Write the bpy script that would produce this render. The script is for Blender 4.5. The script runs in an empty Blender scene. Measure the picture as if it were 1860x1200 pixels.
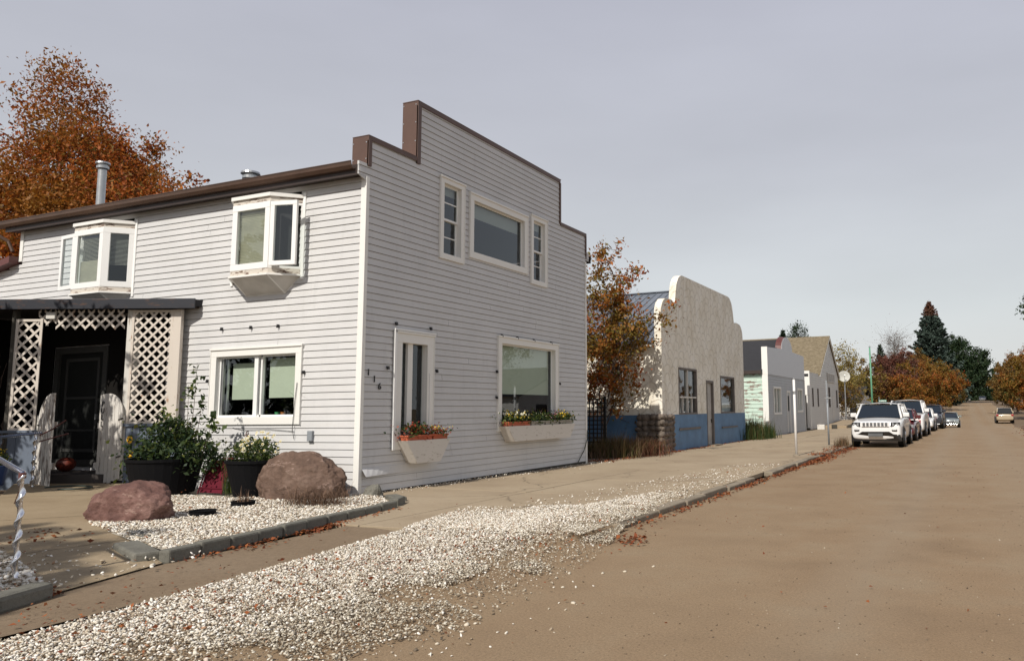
import bpy, bmesh, math, random
import numpy as np
from mathutils import Vector, Matrix
random.seed(7); rng = np.random.default_rng(7)
PI = math.pi
scn = bpy.context.scene
C = bpy.context.scene.collection

# ------------------------------------------------------------------ camera
YAW, PITCH, ROLL = .401733669, .118913835, .0126321244
FPX, PCX, PCY = 1412.316, 1146.736, 576.244
cam_d = bpy.data.cameras.new('camera'); cam = bpy.data.objects.new('camera', cam_d); C.objects.link(cam)
fw = Vector((-math.sin(YAW)*math.cos(PITCH), math.cos(YAW)*math.cos(PITCH), math.sin(PITCH)))
rt = Vector((math.cos(YAW), math.sin(YAW), 0)); dn = fw.cross(rt)
c_, s_ = math.cos(ROLL), math.sin(ROLL)
rt2 = c_*rt + s_*dn; dn2 = -s_*rt + c_*dn
cam.matrix_world = Matrix(((rt2.x, -dn2.x, -fw.x, 0), (rt2.y, -dn2.y, -fw.y, 0), (rt2.z, -dn2.z, -fw.z, 1.55), (0, 0, 0, 1)))
cam_d.sensor_width = 36; cam_d.lens = FPX/1860*36
cam_d.shift_x = (930-PCX)/1860; cam_d.shift_y = -(600-PCY)/1860
cam_d.clip_start = .05; cam_d.clip_end = 3000
scn.camera = cam

# ------------------------------------------------------------------ world, sun, exposure
SUN_EL = math.radians(43); TS = Vector((-.03, -.9995, 0))       # horizontal direction towards the sun
world = bpy.data.worlds.new("World"); scn.world = world; world.use_nodes = True
nt = world.node_tree; nt.nodes.clear()
def wn(t, **k):
    n = nt.nodes.new(t)
    for a, b in k.items(): setattr(n, a, b)
    return n
sky = wn('ShaderNodeTexSky', sky_type='NISHITA', sun_disc=False, sun_elevation=SUN_EL,
         sun_rotation=math.atan2(TS.x, TS.y), air_density=1.0, dust_density=3.0, ozone_density=1.0)
tc = wn('ShaderNodeTexCoord'); sep = wn('ShaderNodeSeparateXYZ'); nt.links.new(tc.outputs['Generated'], sep.inputs[0])
ramp = wn('ShaderNodeValToRGB'); nt.links.new(sep.outputs['Z'], ramp.inputs[0])
e = ramp.color_ramp.elements
e[0].position = 0.0; e[0].color = (8.9, 8.9, 8.7, 1)
e[1].position = .95; e[1].color = (1.9, 2.1, 2.8, 1)
m = ramp.color_ramp.elements.new(.52); m.color = (5.4, 5.5, 6.35, 1)
m = ramp.color_ramp.elements.new(.12); m.color = (7.4, 7.75, 7.85, 1)
m = ramp.color_ramp.elements.new(.3); m.color = (6.25, 6.4, 6.95, 1)
mp = wn('ShaderNodeMapping'); mp.inputs['Scale'].default_value = (1.2, 1.2, 4); nt.links.new(tc.outputs['Generated'], mp.inputs[0])
nz = wn('ShaderNodeTexNoise'); nz.inputs['Scale'].default_value = 1.6; nz.inputs['Detail'].default_value = 5; nt.links.new(mp.outputs[0], nz.inputs[0])
mr = wn('ShaderNodeMapRange'); mr.inputs['From Min'].default_value = .3; mr.inputs['From Max'].default_value = .7
mr.inputs['To Min'].default_value = .94; mr.inputs['To Max'].default_value = 1.07; nt.links.new(nz.outputs['Fac'], mr.inputs['Value'])
cl = wn('ShaderNodeVectorMath', operation='SCALE'); nt.links.new(ramp.outputs[0], cl.inputs[0]); nt.links.new(mr.outputs[0], cl.inputs['Scale'])
mx = wn('ShaderNodeMix', data_type='RGBA'); mx.inputs[0].default_value = .9
nt.links.new(sky.outputs[0], mx.inputs[6]); nt.links.new(cl.outputs[0], mx.inputs[7])
bg = wn('ShaderNodeBackground'); bg.inputs[1].default_value = .1; nt.links.new(mx.outputs[2], bg.inputs[0])
wo = wn('ShaderNodeOutputWorld'); nt.links.new(bg.outputs[0], wo.inputs[0])

sd = bpy.data.lights.new('sun', 'SUN'); sd.energy = 4.9; sd.angle = math.radians(.6); sd.color = (1, .94, .855)
sun = bpy.data.objects.new('sun', sd); C.objects.link(sun)
tosun = Vector((TS.x*math.cos(SUN_EL), TS.y*math.cos(SUN_EL), math.sin(SUN_EL)))
sun.rotation_euler = tosun.to_track_quat('Z', 'Y').to_euler(); sun.location = (-20, -20, 30)
scn.view_settings.view_transform = 'Standard'; scn.view_settings.look = 'None'
scn.view_settings.exposure = -.1; scn.view_settings.gamma = 1
scn.render.engine = 'CYCLES'
scn.cycles.transparent_max_bounces = 12

# ------------------------------------------------------------------ materials
MATS = {}
class NB:
    def __init__(s, name):
        s.m = bpy.data.materials.new(name); s.m.use_nodes = True; s.t = s.m.node_tree
        s.b = s.t.nodes['Principled BSDF']; MATS[name] = s.m
        s.tc = s.t.nodes.new('ShaderNodeTexCoord')
    def n(s, t, **k):
        x = s.t.nodes.new(t)
        for a, b in k.items(): setattr(x, a, b)
        return x
    def l(s, a, b): s.t.links.new(a, b)
    def noise(s, scale, detail=4, rough=.55, vec=None, stretch=None):
        x = s.n('ShaderNodeTexNoise'); x.inputs['Scale'].default_value = scale; x.inputs['Detail'].default_value = detail; x.inputs['Roughness'].default_value = rough
        src = vec or s.tc.outputs['Object']
        if stretch:
            mpn = s.n('ShaderNodeMapping'); mpn.inputs['Scale'].default_value = stretch; s.l(src, mpn.inputs[0]); src = mpn.outputs[0]
        s.l(src, x.inputs['Vector']); return x.outputs['Fac']
    def ramp(s, fac, stops):
        r = s.n('ShaderNodeValToRGB'); s.l(fac, r.inputs[0]); el = r.color_ramp.elements
        el[0].position, el[0].color = stops[0][0], (*stops[0][1], 1)
        el[1].position, el[1].color = stops[-1][0], (*stops[-1][1], 1)
        for p, c in stops[1:-1]:
            q = el.new(p); q.color = (*c, 1)
        return r.outputs[0]
    def mix(s, fac, a, b, mode='MIX'):
        x = s.n('ShaderNodeMix', data_type='RGBA', blend_type=mode)
        for k, v in ((0, fac), (6, a), (7, b)):
            if hasattr(v, 'is_output'): s.l(v, x.inputs[k])
            elif k == 0: x.inputs[0].default_value = v
            else: x.inputs[k].default_value = (*v, 1)
        return x.outputs[2]
    def math(s, op, a, b=0, c=0):
        x = s.n('ShaderNodeMath', operation=op)
        for i, v in enumerate((a, b, c)):
            if hasattr(v, 'is_output'): s.l(v, x.inputs[i])
            else: x.inputs[i].default_value = v
        return x.outputs[0]
    def bump(s, h, strength=.3, dist=.01, prev=None):
        x = s.n('ShaderNodeBump'); x.inputs['Strength'].default_value = strength; x.inputs['Distance'].default_value = dist
        s.l(h, x.inputs['Height'])
        if prev: s.l(prev, x.inputs['Normal'])
        s.l(x.outputs[0], s.b.inputs['Normal']); return x.outputs[0]
    def col(s, c):
        if hasattr(c, 'is_output'): s.l(c, s.b.inputs['Base Color'])
        else: s.b.inputs['Base Color'].default_value = (*c, 1)
    def p(s, rough=.6, metal=0, spec=.5):
        s.b.inputs['Roughness'].default_value = rough; s.b.inputs['Metallic'].default_value = metal
        s.b.inputs['Specular IOR Level'].default_value = spec

def simple(name, col, rough=.6, metal=0, var=.12, scale=3, bump=0, bscale=40, spec=.5, stretch=None):
    b = NB(name); f = b.noise(scale, 5, .6, stretch=stretch)
    lo = tuple(c*(1-var) for c in col); hi = tuple(min(1, c*(1+var)) for c in col)
    b.col(b.ramp(f, [(.3, lo), (.7, hi)])); b.p(rough, metal, spec)
    if bump: b.bump(b.noise(bscale, 3), bump, .01)
    return b.m

def island(name, stops, rough=.6, spec=.3, trans=0, patch=None, ps=.35):
    b = NB(name); g = b.n('ShaderNodeNewGeometry')
    c = b.ramp(g.outputs['Random Per Island'], stops)
    if patch: c = b.mix(b.math('MULTIPLY', b.ramp(b.noise(ps, 3), [(.42, (0, 0, 0)), (.62, (1, 1, 1))]), .75), c, patch)
    b.col(c); b.p(rough, 0, spec)
    if trans:
        tr = b.n('ShaderNodeBsdfTranslucent'); b.l(c, tr.inputs[0]); ms = b.n('ShaderNodeMixShader'); ms.inputs[0].default_value = trans
        out = b.t.nodes['Material Output']; b.l(b.b.outputs[0], ms.inputs[1]); b.l(tr.outputs[0], ms.inputs[2]); b.l(ms.outputs[0], out.inputs[0])
    return b.m

def m_siding(name, col, var=.05):
    b = NB(name); f = b.noise(1.1, 4, .6); f2 = b.noise(1.2, 3, .6, stretch=(.5, .5, 12)); st = b.noise(2.5, 5, .65, stretch=(3, 3, .35))
    c = b.ramp(f, [(.3, tuple(x*(1-var) for x in col)), (.7, tuple(x*(1+var) for x in col))])
    c = b.mix(b.math('MULTIPLY', b.ramp(st, [(.55, (0, 0, 0)), (.8, (1, 1, 1))]), .35), c, tuple(x*.72 for x in col))
    c = b.mix(b.math('MULTIPLY', b.ramp(f2, [(.5, (0, 0, 0)), (.75, (1, 1, 1))]), .25), c, (col[0]*.9, col[1]*.86, col[2]*.78))
    b.col(c); b.p(.48, 0, .35)
    h = b.noise(60, 2, .5, stretch=(.2, .2, 1)); n1 = b.bump(b.noise(2.2, 2), .25, .03); b.bump(h, .06, .004, n1)
    return b.m
m_siding('siding', (.562, .560, .556)); m_siding('siding_grey', (.42, .43, .44)); m_siding('siding_white', (.62, .60, .56))
def m_paint(name, col, wear, amt=.25, rough=.55, scale=6, stretch=(1, 1, .35)):
    b = NB(name); f = b.noise(scale, 8, .7, stretch=stretch); g = b.noise(1.5, 3)
    k = b.ramp(f, [(.62-amt*.3, (0, 0, 0)), (.68-amt*.3, (1, 1, 1))])
    c = b.mix(b.math('MULTIPLY', g, .3), col, tuple(x*.8 for x in col)); b.col(b.mix(k, c, wear)); b.p(rough); b.bump(f, .3, .004); return b.m
m_paint('trim', (.78, .77, .73), (.70, .68, .62), -.1, .45)
m_paint('window_vinyl', (.82, .82, .80), (.76, .74, .68), -.1, .35)
m_paint('worn_ledge', (.60, .55, .48), (.16, .10, .07), .35, .7, 5, (1, 1, 3))
m_paint('worn_white', (.62, .60, .55), (.30, .25, .20), .12, .7, 9, (1, 1, .3))
m_paint('flower_box_paint', (.64, .60, .54), (.40, .36, .30), .12, .7, 12, (1, .6, 2))
m_paint('gate_paint', (.66, .63, .58), (.20, .16, .13), .1, .7, 9, (2, 2, .3))
m_paint('gate_paint_worn', (.72, .69, .64), (.22, .18, .15), .42, .7, 8, (2, 2, .4))
m_paint('lattice_paint', (.62, .56, .49), (.35, .20, .12), .02, .7, 7)
m_paint('green_boards', (.50, .63, .54), (.24, .18, .15), .34, .7, 2.2, (.7, .7, 2.2))
m_paint('blue_boards', (.14, .17, .22), (.09, .10, .12), .1, .7, 6)
m_paint('porch_fascia', (.016, .018, .026), (.07, .035, .022), .2, .6, 3, (1, 1, 4))
simple('brown_metal', (.10, .055, .04), .45, .0, .12, 2); simple('gutter_brown', (.085, .05, .035), .35, 0, .15, 3)
simple('brown_dark', (.035, .022, .018), .5); simple('red_brown', (.11, .035, .03), .5)
simple('porch_shade', (.010, .009, .008), .8, spec=.1); simple('deck', (.06, .05, .045), .8, bump=.3)  # porch panel colour is near-black to paint in the shade
simple('interior', (.02, .02, .02), .9); simple('curtain_or_dark_backing', (.30, .27, .22), .9); simple('blind', (.50, .52, .42), .8, 0, .03)
simple('blind_grey', (.26, .27, .25), .8, 0, .03); simple('slat_blind', (.55, .52, .42), .6); simple('door_dark', (.014, .015, .014), .6, spec=.2); simple('door_frame', (.045, .045, .042), .6)
simple('galv', (.45, .46, .46), .35, .8, .15, 5); simple('chrome', (.75, .76, .80), .16, 1, .05)
simple('blue_rail', (.16, .20, .30), .35, .3); simple('black_plastic', (.004, .004, .005), .75, spec=.15); simple('black_iron', (.015, .015, .015), .5)
simple('terracotta', (.42, .10, .045), .7); simple('grey_pot', (.30, .28, .24), .8); simple('red_mesh', (.10, .008, .018), .8, spec=.2)
simple('elec_grey', (.24, .26, .28), .5); simple('shingle_black', (.022, .022, .025), .9, bump=.6, bscale=20)
simple('white_post', (.75, .74, .72), .5); simple('pole_green', (.10, .28, .17), .5); simple('sign_green', (.02, .16, .10), .5)
simple('sign_pale', (.7, .75, .72), .6); simple('dish', (.42, .42, .38), .6); simple('white_board', (.60, .62, .64), .5, var=.02)
simple('timber_dark', (.05, .045, .035), .8, bump=.5); simple('timber_tan', (.30, .23, .15), .8, bump=.4); simple('dark_red_door', (.055, .02, .016), .6)
simple('grey_wood', (.16, .14, .125), .8, var=.3, scale=8, bump=.4, stretch=(3, 3, .5)); simple('grey_door', (.40, .38, .35), .7, var=.2)
simple('bark', (.085, .06, .045), .9, var=.35, scale=12, bump=.8, bscale=25); simple('bark_grey', (.14, .12, .10), .9, var=.3, scale=12, bump=.6)
simple('hose', (.02, .035, .03), .5); simple('pumpkin', (.14, .022, .01), .5); simple('yellow_flower', (.75, .42, .02), .6)
simple('number_black', (.02, .02, .022), .5); simple('green_pot', (.08, .35, .14), .6); simple('white_wall', (.6, .58, .54), .8)
simple('blue_band', (.095, .19, .32), .6, var=.18, scale=2.5, bump=.2); simple('porch_orange', (.45, .15, .03), .6)
simple('tyre', (.012, .012, .012), .8); simple('rim', (.5, .5, .52), .3, .9); simple('blue_pot', (.03, .06, .16), .4)
def carp(name, col):
    b = NB(name); b.col(col); b.p(.28, 0, .5); b.b.inputs['Coat Weight'].default_value = .7; b.b.inputs['Coat Roughness'].default_value = .08; return b.m
carp('paint_white', (.74, .74, .73)); carp('paint_dark', (.02, .022, .03)); carp('paint_red', (.09, .01, .012)); carp('paint_grey', (.20, .23, .22))
carp('paint_tan', (.38, .31, .21)); carp('paint_black_trim', (.012, .012, .013)); carp('car_glass', (.012, .018, .026)); carp('lamp_glass', (.25, .26, .27))
simple('lamp_red', (.3, .01, .01), .3); simple('lamp_amber', (.5, .15, .02), .3)
simple('bumper_grey', (.10, .105, .11), .5)
# leaves
island('leaf_rust', [(0, (.13, .027, .008)), (.35, (.31, .070, .012)), (.65, (.47, .135, .017)), (.85, (.22, .11, .02)), (1, (.12, .09, .02))], trans=.36, patch=(.27, .125, .018), ps=.28)
island('leaf_mixed', [(0, (.26, .05, .014)), (.4, (.46, .12, .02)), (.7, (.36, .15, .026)), (1, (.10, .12, .025))], trans=.36, patch=(.16, .15, .03), ps=.6)
island('leaf_orange', [(0, (.20, .045, .012)), (.4, (.36, .115, .018)), (.75, (.25, .13, .022)), (1, (.10, .10, .02))], trans=.3, patch=(.15, .12, .02), ps=.3)
island('leaf_olive', [(0, (.13, .07, .018)), (.4, (.19, .13, .026)), (.75, (.10, .11, .024)), (1, (.28, .11, .022))], trans=.25, patch=(.17, .075, .02), ps=.3)
island('leaf_yellow', [(0, (.34, .25, .06)), (.5, (.20, .17, .04)), (1, (.28, .20, .06))], trans=.3)
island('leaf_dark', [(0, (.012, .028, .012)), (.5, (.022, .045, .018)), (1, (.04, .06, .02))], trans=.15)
island('leaf_maroon', [(0, (.10, .035, .025)), (.5, (.16, .055, .035)), (1, (.08, .05, .03))], trans=.2)
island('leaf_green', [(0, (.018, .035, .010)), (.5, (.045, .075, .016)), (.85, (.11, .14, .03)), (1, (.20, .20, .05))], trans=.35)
island('needle_blue', [(0, (.03, .05, .04)), (.5, (.055, .085, .068)), (1, (.10, .13, .105))])
island('needle_dark', [(0, (.012, .025, .014)), (.6, (.025, .045, .024)), (1, (.05, .06, .03))])
island('needle_rust', [(0, (.10, .04, .025)), (.6, (.17, .07, .04)), (1, (.06, .05, .03))])
island('dry_grass', [(0, (.09, .06, .025)), (.5, (.16, .11, .045)), (.8, (.06, .07, .02)), (1, (.22, .12, .05))], trans=.2)
island('dead_plant', [(0, (.05, .03, .02)), (.5, (.12, .07, .045)), (1, (.20, .12, .07))], trans=.1)
island('red_stem', [(0, (.09, .03, .02)), (.5, (.17, .06, .035)), (1, (.16, .10, .05))], trans=.1)
island('green_grass', [(0, (.02, .04, .01)), (.6, (.045, .075, .018)), (1, (.10, .11, .03))], trans=.25)
island('blossom_white', [(0, (.75, .72, .50)), (1, (.85, .83, .7))], trans=.2); island('blossom_yellow', [(0, (.75, .50, .03)), (1, (.85, .65, .1))], trans=.2)
island('blossom_red', [(0, (.30, .03, .02)), (1, (.45, .10, .04))], trans=.2); island('blossom_pink', [(0, (.4, .03, .09)), (1, (.6, .3, .4))], trans=.2)
island('litter', [(0, (.12, .03, .012)), (.4, (.22, .06, .02)), (.75, (.30, .10, .03)), (1, (.10, .05, .03))], .8)
island('white_gravel', [(0, (.13, .10, .07)), (.12, (.36, .29, .21)), (.35, (.56, .50, .40)), (.7, (.76, .72, .64)), (.93, (.84, .81, .75)), (.97, (.36, .22, .13)), (1, (.25, .08, .03))], .85)
island('dusty_gravel', [(0, (.12, .10, .08)), (.3, (.30, .25, .18)), (.6, (.45, .40, .31)), (1, (.64, .60, .51))], .9)
island('grit', [(0, (.07, .05, .035)), (.55, (.16, .12, .08)), (.9, (.28, .22, .15)), (1, (.45, .40, .32))], .9)
# ground
def m_ground(name, base, dark, light, speck=180, patch=.5, bmp=.25, speckamt=.5, cracks=0):
    b = NB(name); s1 = b.noise(speck*.4, 9, .92); s2 = b.noise(patch, 6, .62); s3 = b.noise(patch*8, 5, .6); s4 = b.noise(patch*.35, 3, .5, stretch=(1, .22, 1))
    c = b.ramp(s2, [(.3, dark), (.5, base), (.72, light)]); c = b.mix(b.math('MULTIPLY', b.ramp(s3, [(.45, (0, 0, 0)), (.7, (1, 1, 1))]), .35), c, dark)
    c = b.mix(b.math('MULTIPLY', b.ramp(s4, [(.45, (0, 0, 0)), (.65, (1, 1, 1))]), .3), c, light)
    c = b.mix(speckamt, c, b.ramp(s1, [(.34, (.22, .20, .18)), (.46, (.85, .85, .84)), (.55, (1.05, 1.05, 1.05)), (.68, (1.55, 1.52, 1.45))]), 'MULTIPLY')
    s6 = b.noise(9, 6, .75); c = b.mix(b.math('MULTIPLY', b.ramp(s6, [(.5, (0, 0, 0)), (.68, (1, 1, 1))]), .4), c, dark)
    s7 = b.noise(28, 4, .8); c = b.mix(b.math('MULTIPLY', b.ramp(s7, [(.6, (0, 0, 0)), (.72, (1, 1, 1))]), .45), c, tuple(x*.62 for x in dark))
    if name == 'road':
        sp = b.n('ShaderNodeSeparateXYZ'); b.l(b.tc.outputs['Object'], sp.inputs[0]); ln = b.noise(.8, 5, .7, stretch=(1.6, .12, 1))
        for x0, wd in ((1.15, .9), (-.9, .6), (2.9, .7)):
            dd = b.math('ABSOLUTE', b.math('SUBTRACT', b.math('ADD', sp.outputs['X'], b.math('MULTIPLY', ln, .9)), x0+.45)); k = b.math('MULTIPLY', b.math('SUBTRACT', 1, b.math('MINIMUM', b.math('MULTIPLY', dd, 1/wd), 1)), .26)
            c = b.mix(k, c, (.275, .232, .172))
    if cracks:
        v = b.n('ShaderNodeTexVoronoi', feature='DISTANCE_TO_EDGE'); v.inputs['Scale'].default_value = cracks
        wv = b.n('ShaderNodeVectorMath', operation='ADD'); nn = b.n('ShaderNodeTexNoise'); nn.inputs['Scale'].default_value = 1.5; b.l(b.tc.outputs['Object'], nn.inputs[0])
        b.l(b.tc.outputs['Object'], wv.inputs[0]); b.l(nn.outputs['Color'], wv.inputs[1]); b.l(wv.outputs[0], v.inputs['Vector'])
        k = b.ramp(v.outputs[0], [(0, (1, 1, 1)), (.006, (0, 0, 0))]); c = b.mix(b.math('MULTIPLY', k, .7), c, tuple(x*.35 for x in dark))
    b.col(c); b.p(.93, 0, .25); n1 = b.bump(s1, bmp, .006); b.bump(s3, .3, .02, n1); return b.m
m_ground('road', (.272, .190, .115), (.225, .155, .093), (.29, .220, .142), 130, .9, .8, 1.0)
m_ground('concrete', (.33, .262, .180), (.26, .20, .135), (.375, .305, .215), 120, .6, .25, .22, .22)
m_ground('asphalt', (.205, .15, .098), (.175, .125, .08), (.235, .178, .12), 70, .6, .7, .75)
m_ground('walk', (.29, .225, .145), (.23, .172, .105), (.33, .262, .175), 120, .8, .25, .22)
m_ground('dirt', (.17, .12, .075), (.12, .08, .05), (.22, .165, .11), 60, .4, .5, .6)
m_ground('gravel_base', (.42, .38, .31), (.22, .18, .13), (.55, .51, .44), 45, 2, .9, .9)
m_ground('curb_stone', (.17, .165, .14), (.11, .105, .09), (.23, .22, .19), 40, 2, .8, .5)
m_ground('kerb', (.24, .205, .155), (.17, .14, .10), (.31, .26, .20), 60, 1.5, .8, .5)
def m_rock(name, a, b2, c3):
    b = NB(name); f = b.noise(3.2, 8, .68); g = b.noise(9, 6, .7, stretch=(1, 1, 2)); h = b.noise(60, 3, .7); v = b.noise(1.6, 4, .8, stretch=(1, 2.5, 3))
    c = b.ramp(f, [(.32, a), (.5, b2), (.68, c3)]); c = b.mix(b.math('MULTIPLY', b.ramp(g, [(.5, (0, 0, 0)), (.75, (1, 1, 1))]), .5), c, tuple(x*.45 for x in a))
    c = b.mix(b.math('MULTIPLY', b.ramp(v, [(.6, (0, 0, 0)), (.63, (1, 1, 1)), (.67, (0, 0, 0))]), .45), c, (.42, .30, .25))
    b.col(c); b.p(.8, 0, .3); n1 = b.bump(f, .7, .06); n2 = b.bump(g, .6, .03, n1); b.bump(h, .4, .005, n2); return b.m
m_rock('rock_red', (.085, .042, .035), (.15, .078, .064), (.25, .15, .125)); m_rock('rock_brown', (.075, .047, .034), (.13, .082, .06), (.19, .13, .10)); m_rock('cobble', (.085, .07, .055), (.16, .13, .105), (.22, .18, .145))
def m_stucco(name):
    b = NB(name); sx = b.n('ShaderNodeSeparateXYZ'); b.l(b.tc.outputs['Object'], sx.inputs[0])
    hz = b.math('ADD', sx.outputs['X'], sx.outputs['Y'])
    wob = b.noise(1.1, 2); wob2 = b.noise(1.3, 2, stretch=(1, 1, 1.7))
    band = None
    for k in (0, 1):
        zz = b.math('ADD', b.math('MULTIPLY', sx.outputs['Z'], 1/.62), b.math('MULTIPLY', wob, .8)); zz = b.math('ADD', zz, .5*k)
        row = b.math('FLOOR', zz); fz = b.math('SUBTRACT', zz, row)
        uu = b.math('ADD', b.math('MULTIPLY', hz, 1/.62), b.math('MULTIPLY', row, .43+.2*k)); uu = b.math('ADD', uu, b.math('MULTIPLY', wob2, .9))
        fu = b.math('SUBTRACT', b.math('SUBTRACT', uu, b.math('FLOOR', uu)), .5)
        r = b.math('SQRT', b.math('ADD', b.math('MULTIPLY', fu, fu), b.math('MULTIPLY', fz, fz)))
        d = b.math('ABSOLUTE', b.math('SUBTRACT', r, .47)); w = b.math('SUBTRACT', 1, b.math('MINIMUM', b.math('MULTIPLY', d, 16), 1))
        band = w if band is None else b.math('MAXIMUM', band, w)
    f = b.noise(1.2, 6, .65); g = b.noise(14, 5, .7); st = b.noise(1.6, 5, .6, stretch=(2.5, 2.5, .25))
    c = b.ramp(f, [(.3, (.70, .65, .54)), (.5, (.80, .76, .66)), (.7, (.85, .82, .74))])
    c = b.mix(b.math('MULTIPLY', b.ramp(st, [(.5, (0, 0, 0)), (.72, (1, 1, 1))]), .45), c, (.50, .42, .30))
    c = b.mix(b.math('MULTIPLY', b.math('MULTIPLY', band, b.ramp(g, [(.3, (.1, .1, .1)), (.6, (1, 1, 1))])), .42), c, (.27, .23, .17))
    b.col(c); b.p(.9, 0, .2); n1 = b.bump(band, .55, .02); b.bump(g, .35, .01, n1); return b.m
m_stucco('stucco')
def m_metalroof():
    b = NB('blue_roof'); f = b.noise(2, 5); b.col(b.ramp(f, [(.3, (.15, .17, .20)), (.7, (.22, .245, .28))])); b.p(.4, .3); return b.m
m_metalroof()
def m_shingle():
    b = NB('brown_shingle'); br = b.n('ShaderNodeTexBrick'); br.inputs['Scale'].default_value = 1; br.inputs['Brick Width'].default_value = .3; br.inputs['Row Height'].default_value = .16
    br.inputs['Mortar Size'].default_value = .012; b.l(b.tc.outputs['Object'], br.inputs[0]); f = b.noise(5, 7, .75); g = b.noise(.7, 4)
    c = b.ramp(f, [(.32, (.10, .08, .055)), (.5, (.19, .155, .105)), (.7, (.29, .24, .17))]); c = b.mix(b.math('MULTIPLY', g, .5), c, (.17, .14, .085))
    b.col(c); b.p(.95, 0, .1); b.bump(f, .8, .05); return b.m
m_shingle()
def m_glass():
    b = NB('glass'); gl = b.n('ShaderNodeBsdfGlossy'); gl.inputs['Roughness'].default_value = .01; gl.inputs[0].default_value = (.9, .95, 1, 1)
    tr = b.n('ShaderNodeBsdfTransparent'); tr.inputs[0].default_value = (.86, .92, .90, 1); fr = b.n('ShaderNodeLayerWeight'); fr.inputs[0].default_value = .5
    k = b.math('ADD', b.math('MULTIPLY', b.math('POWER', fr.outputs['Facing'], 3.0), .55), .07); ms = b.n('ShaderNodeMixShader'); b.l(k, ms.inputs[0]); b.l(tr.outputs[0], ms.inputs[1]); b.l(gl.outputs[0], ms.inputs[2])
    b.l(ms.outputs[0], b.t.nodes['Material Output'].inputs[0]); return b.m
m_glass()

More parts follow.
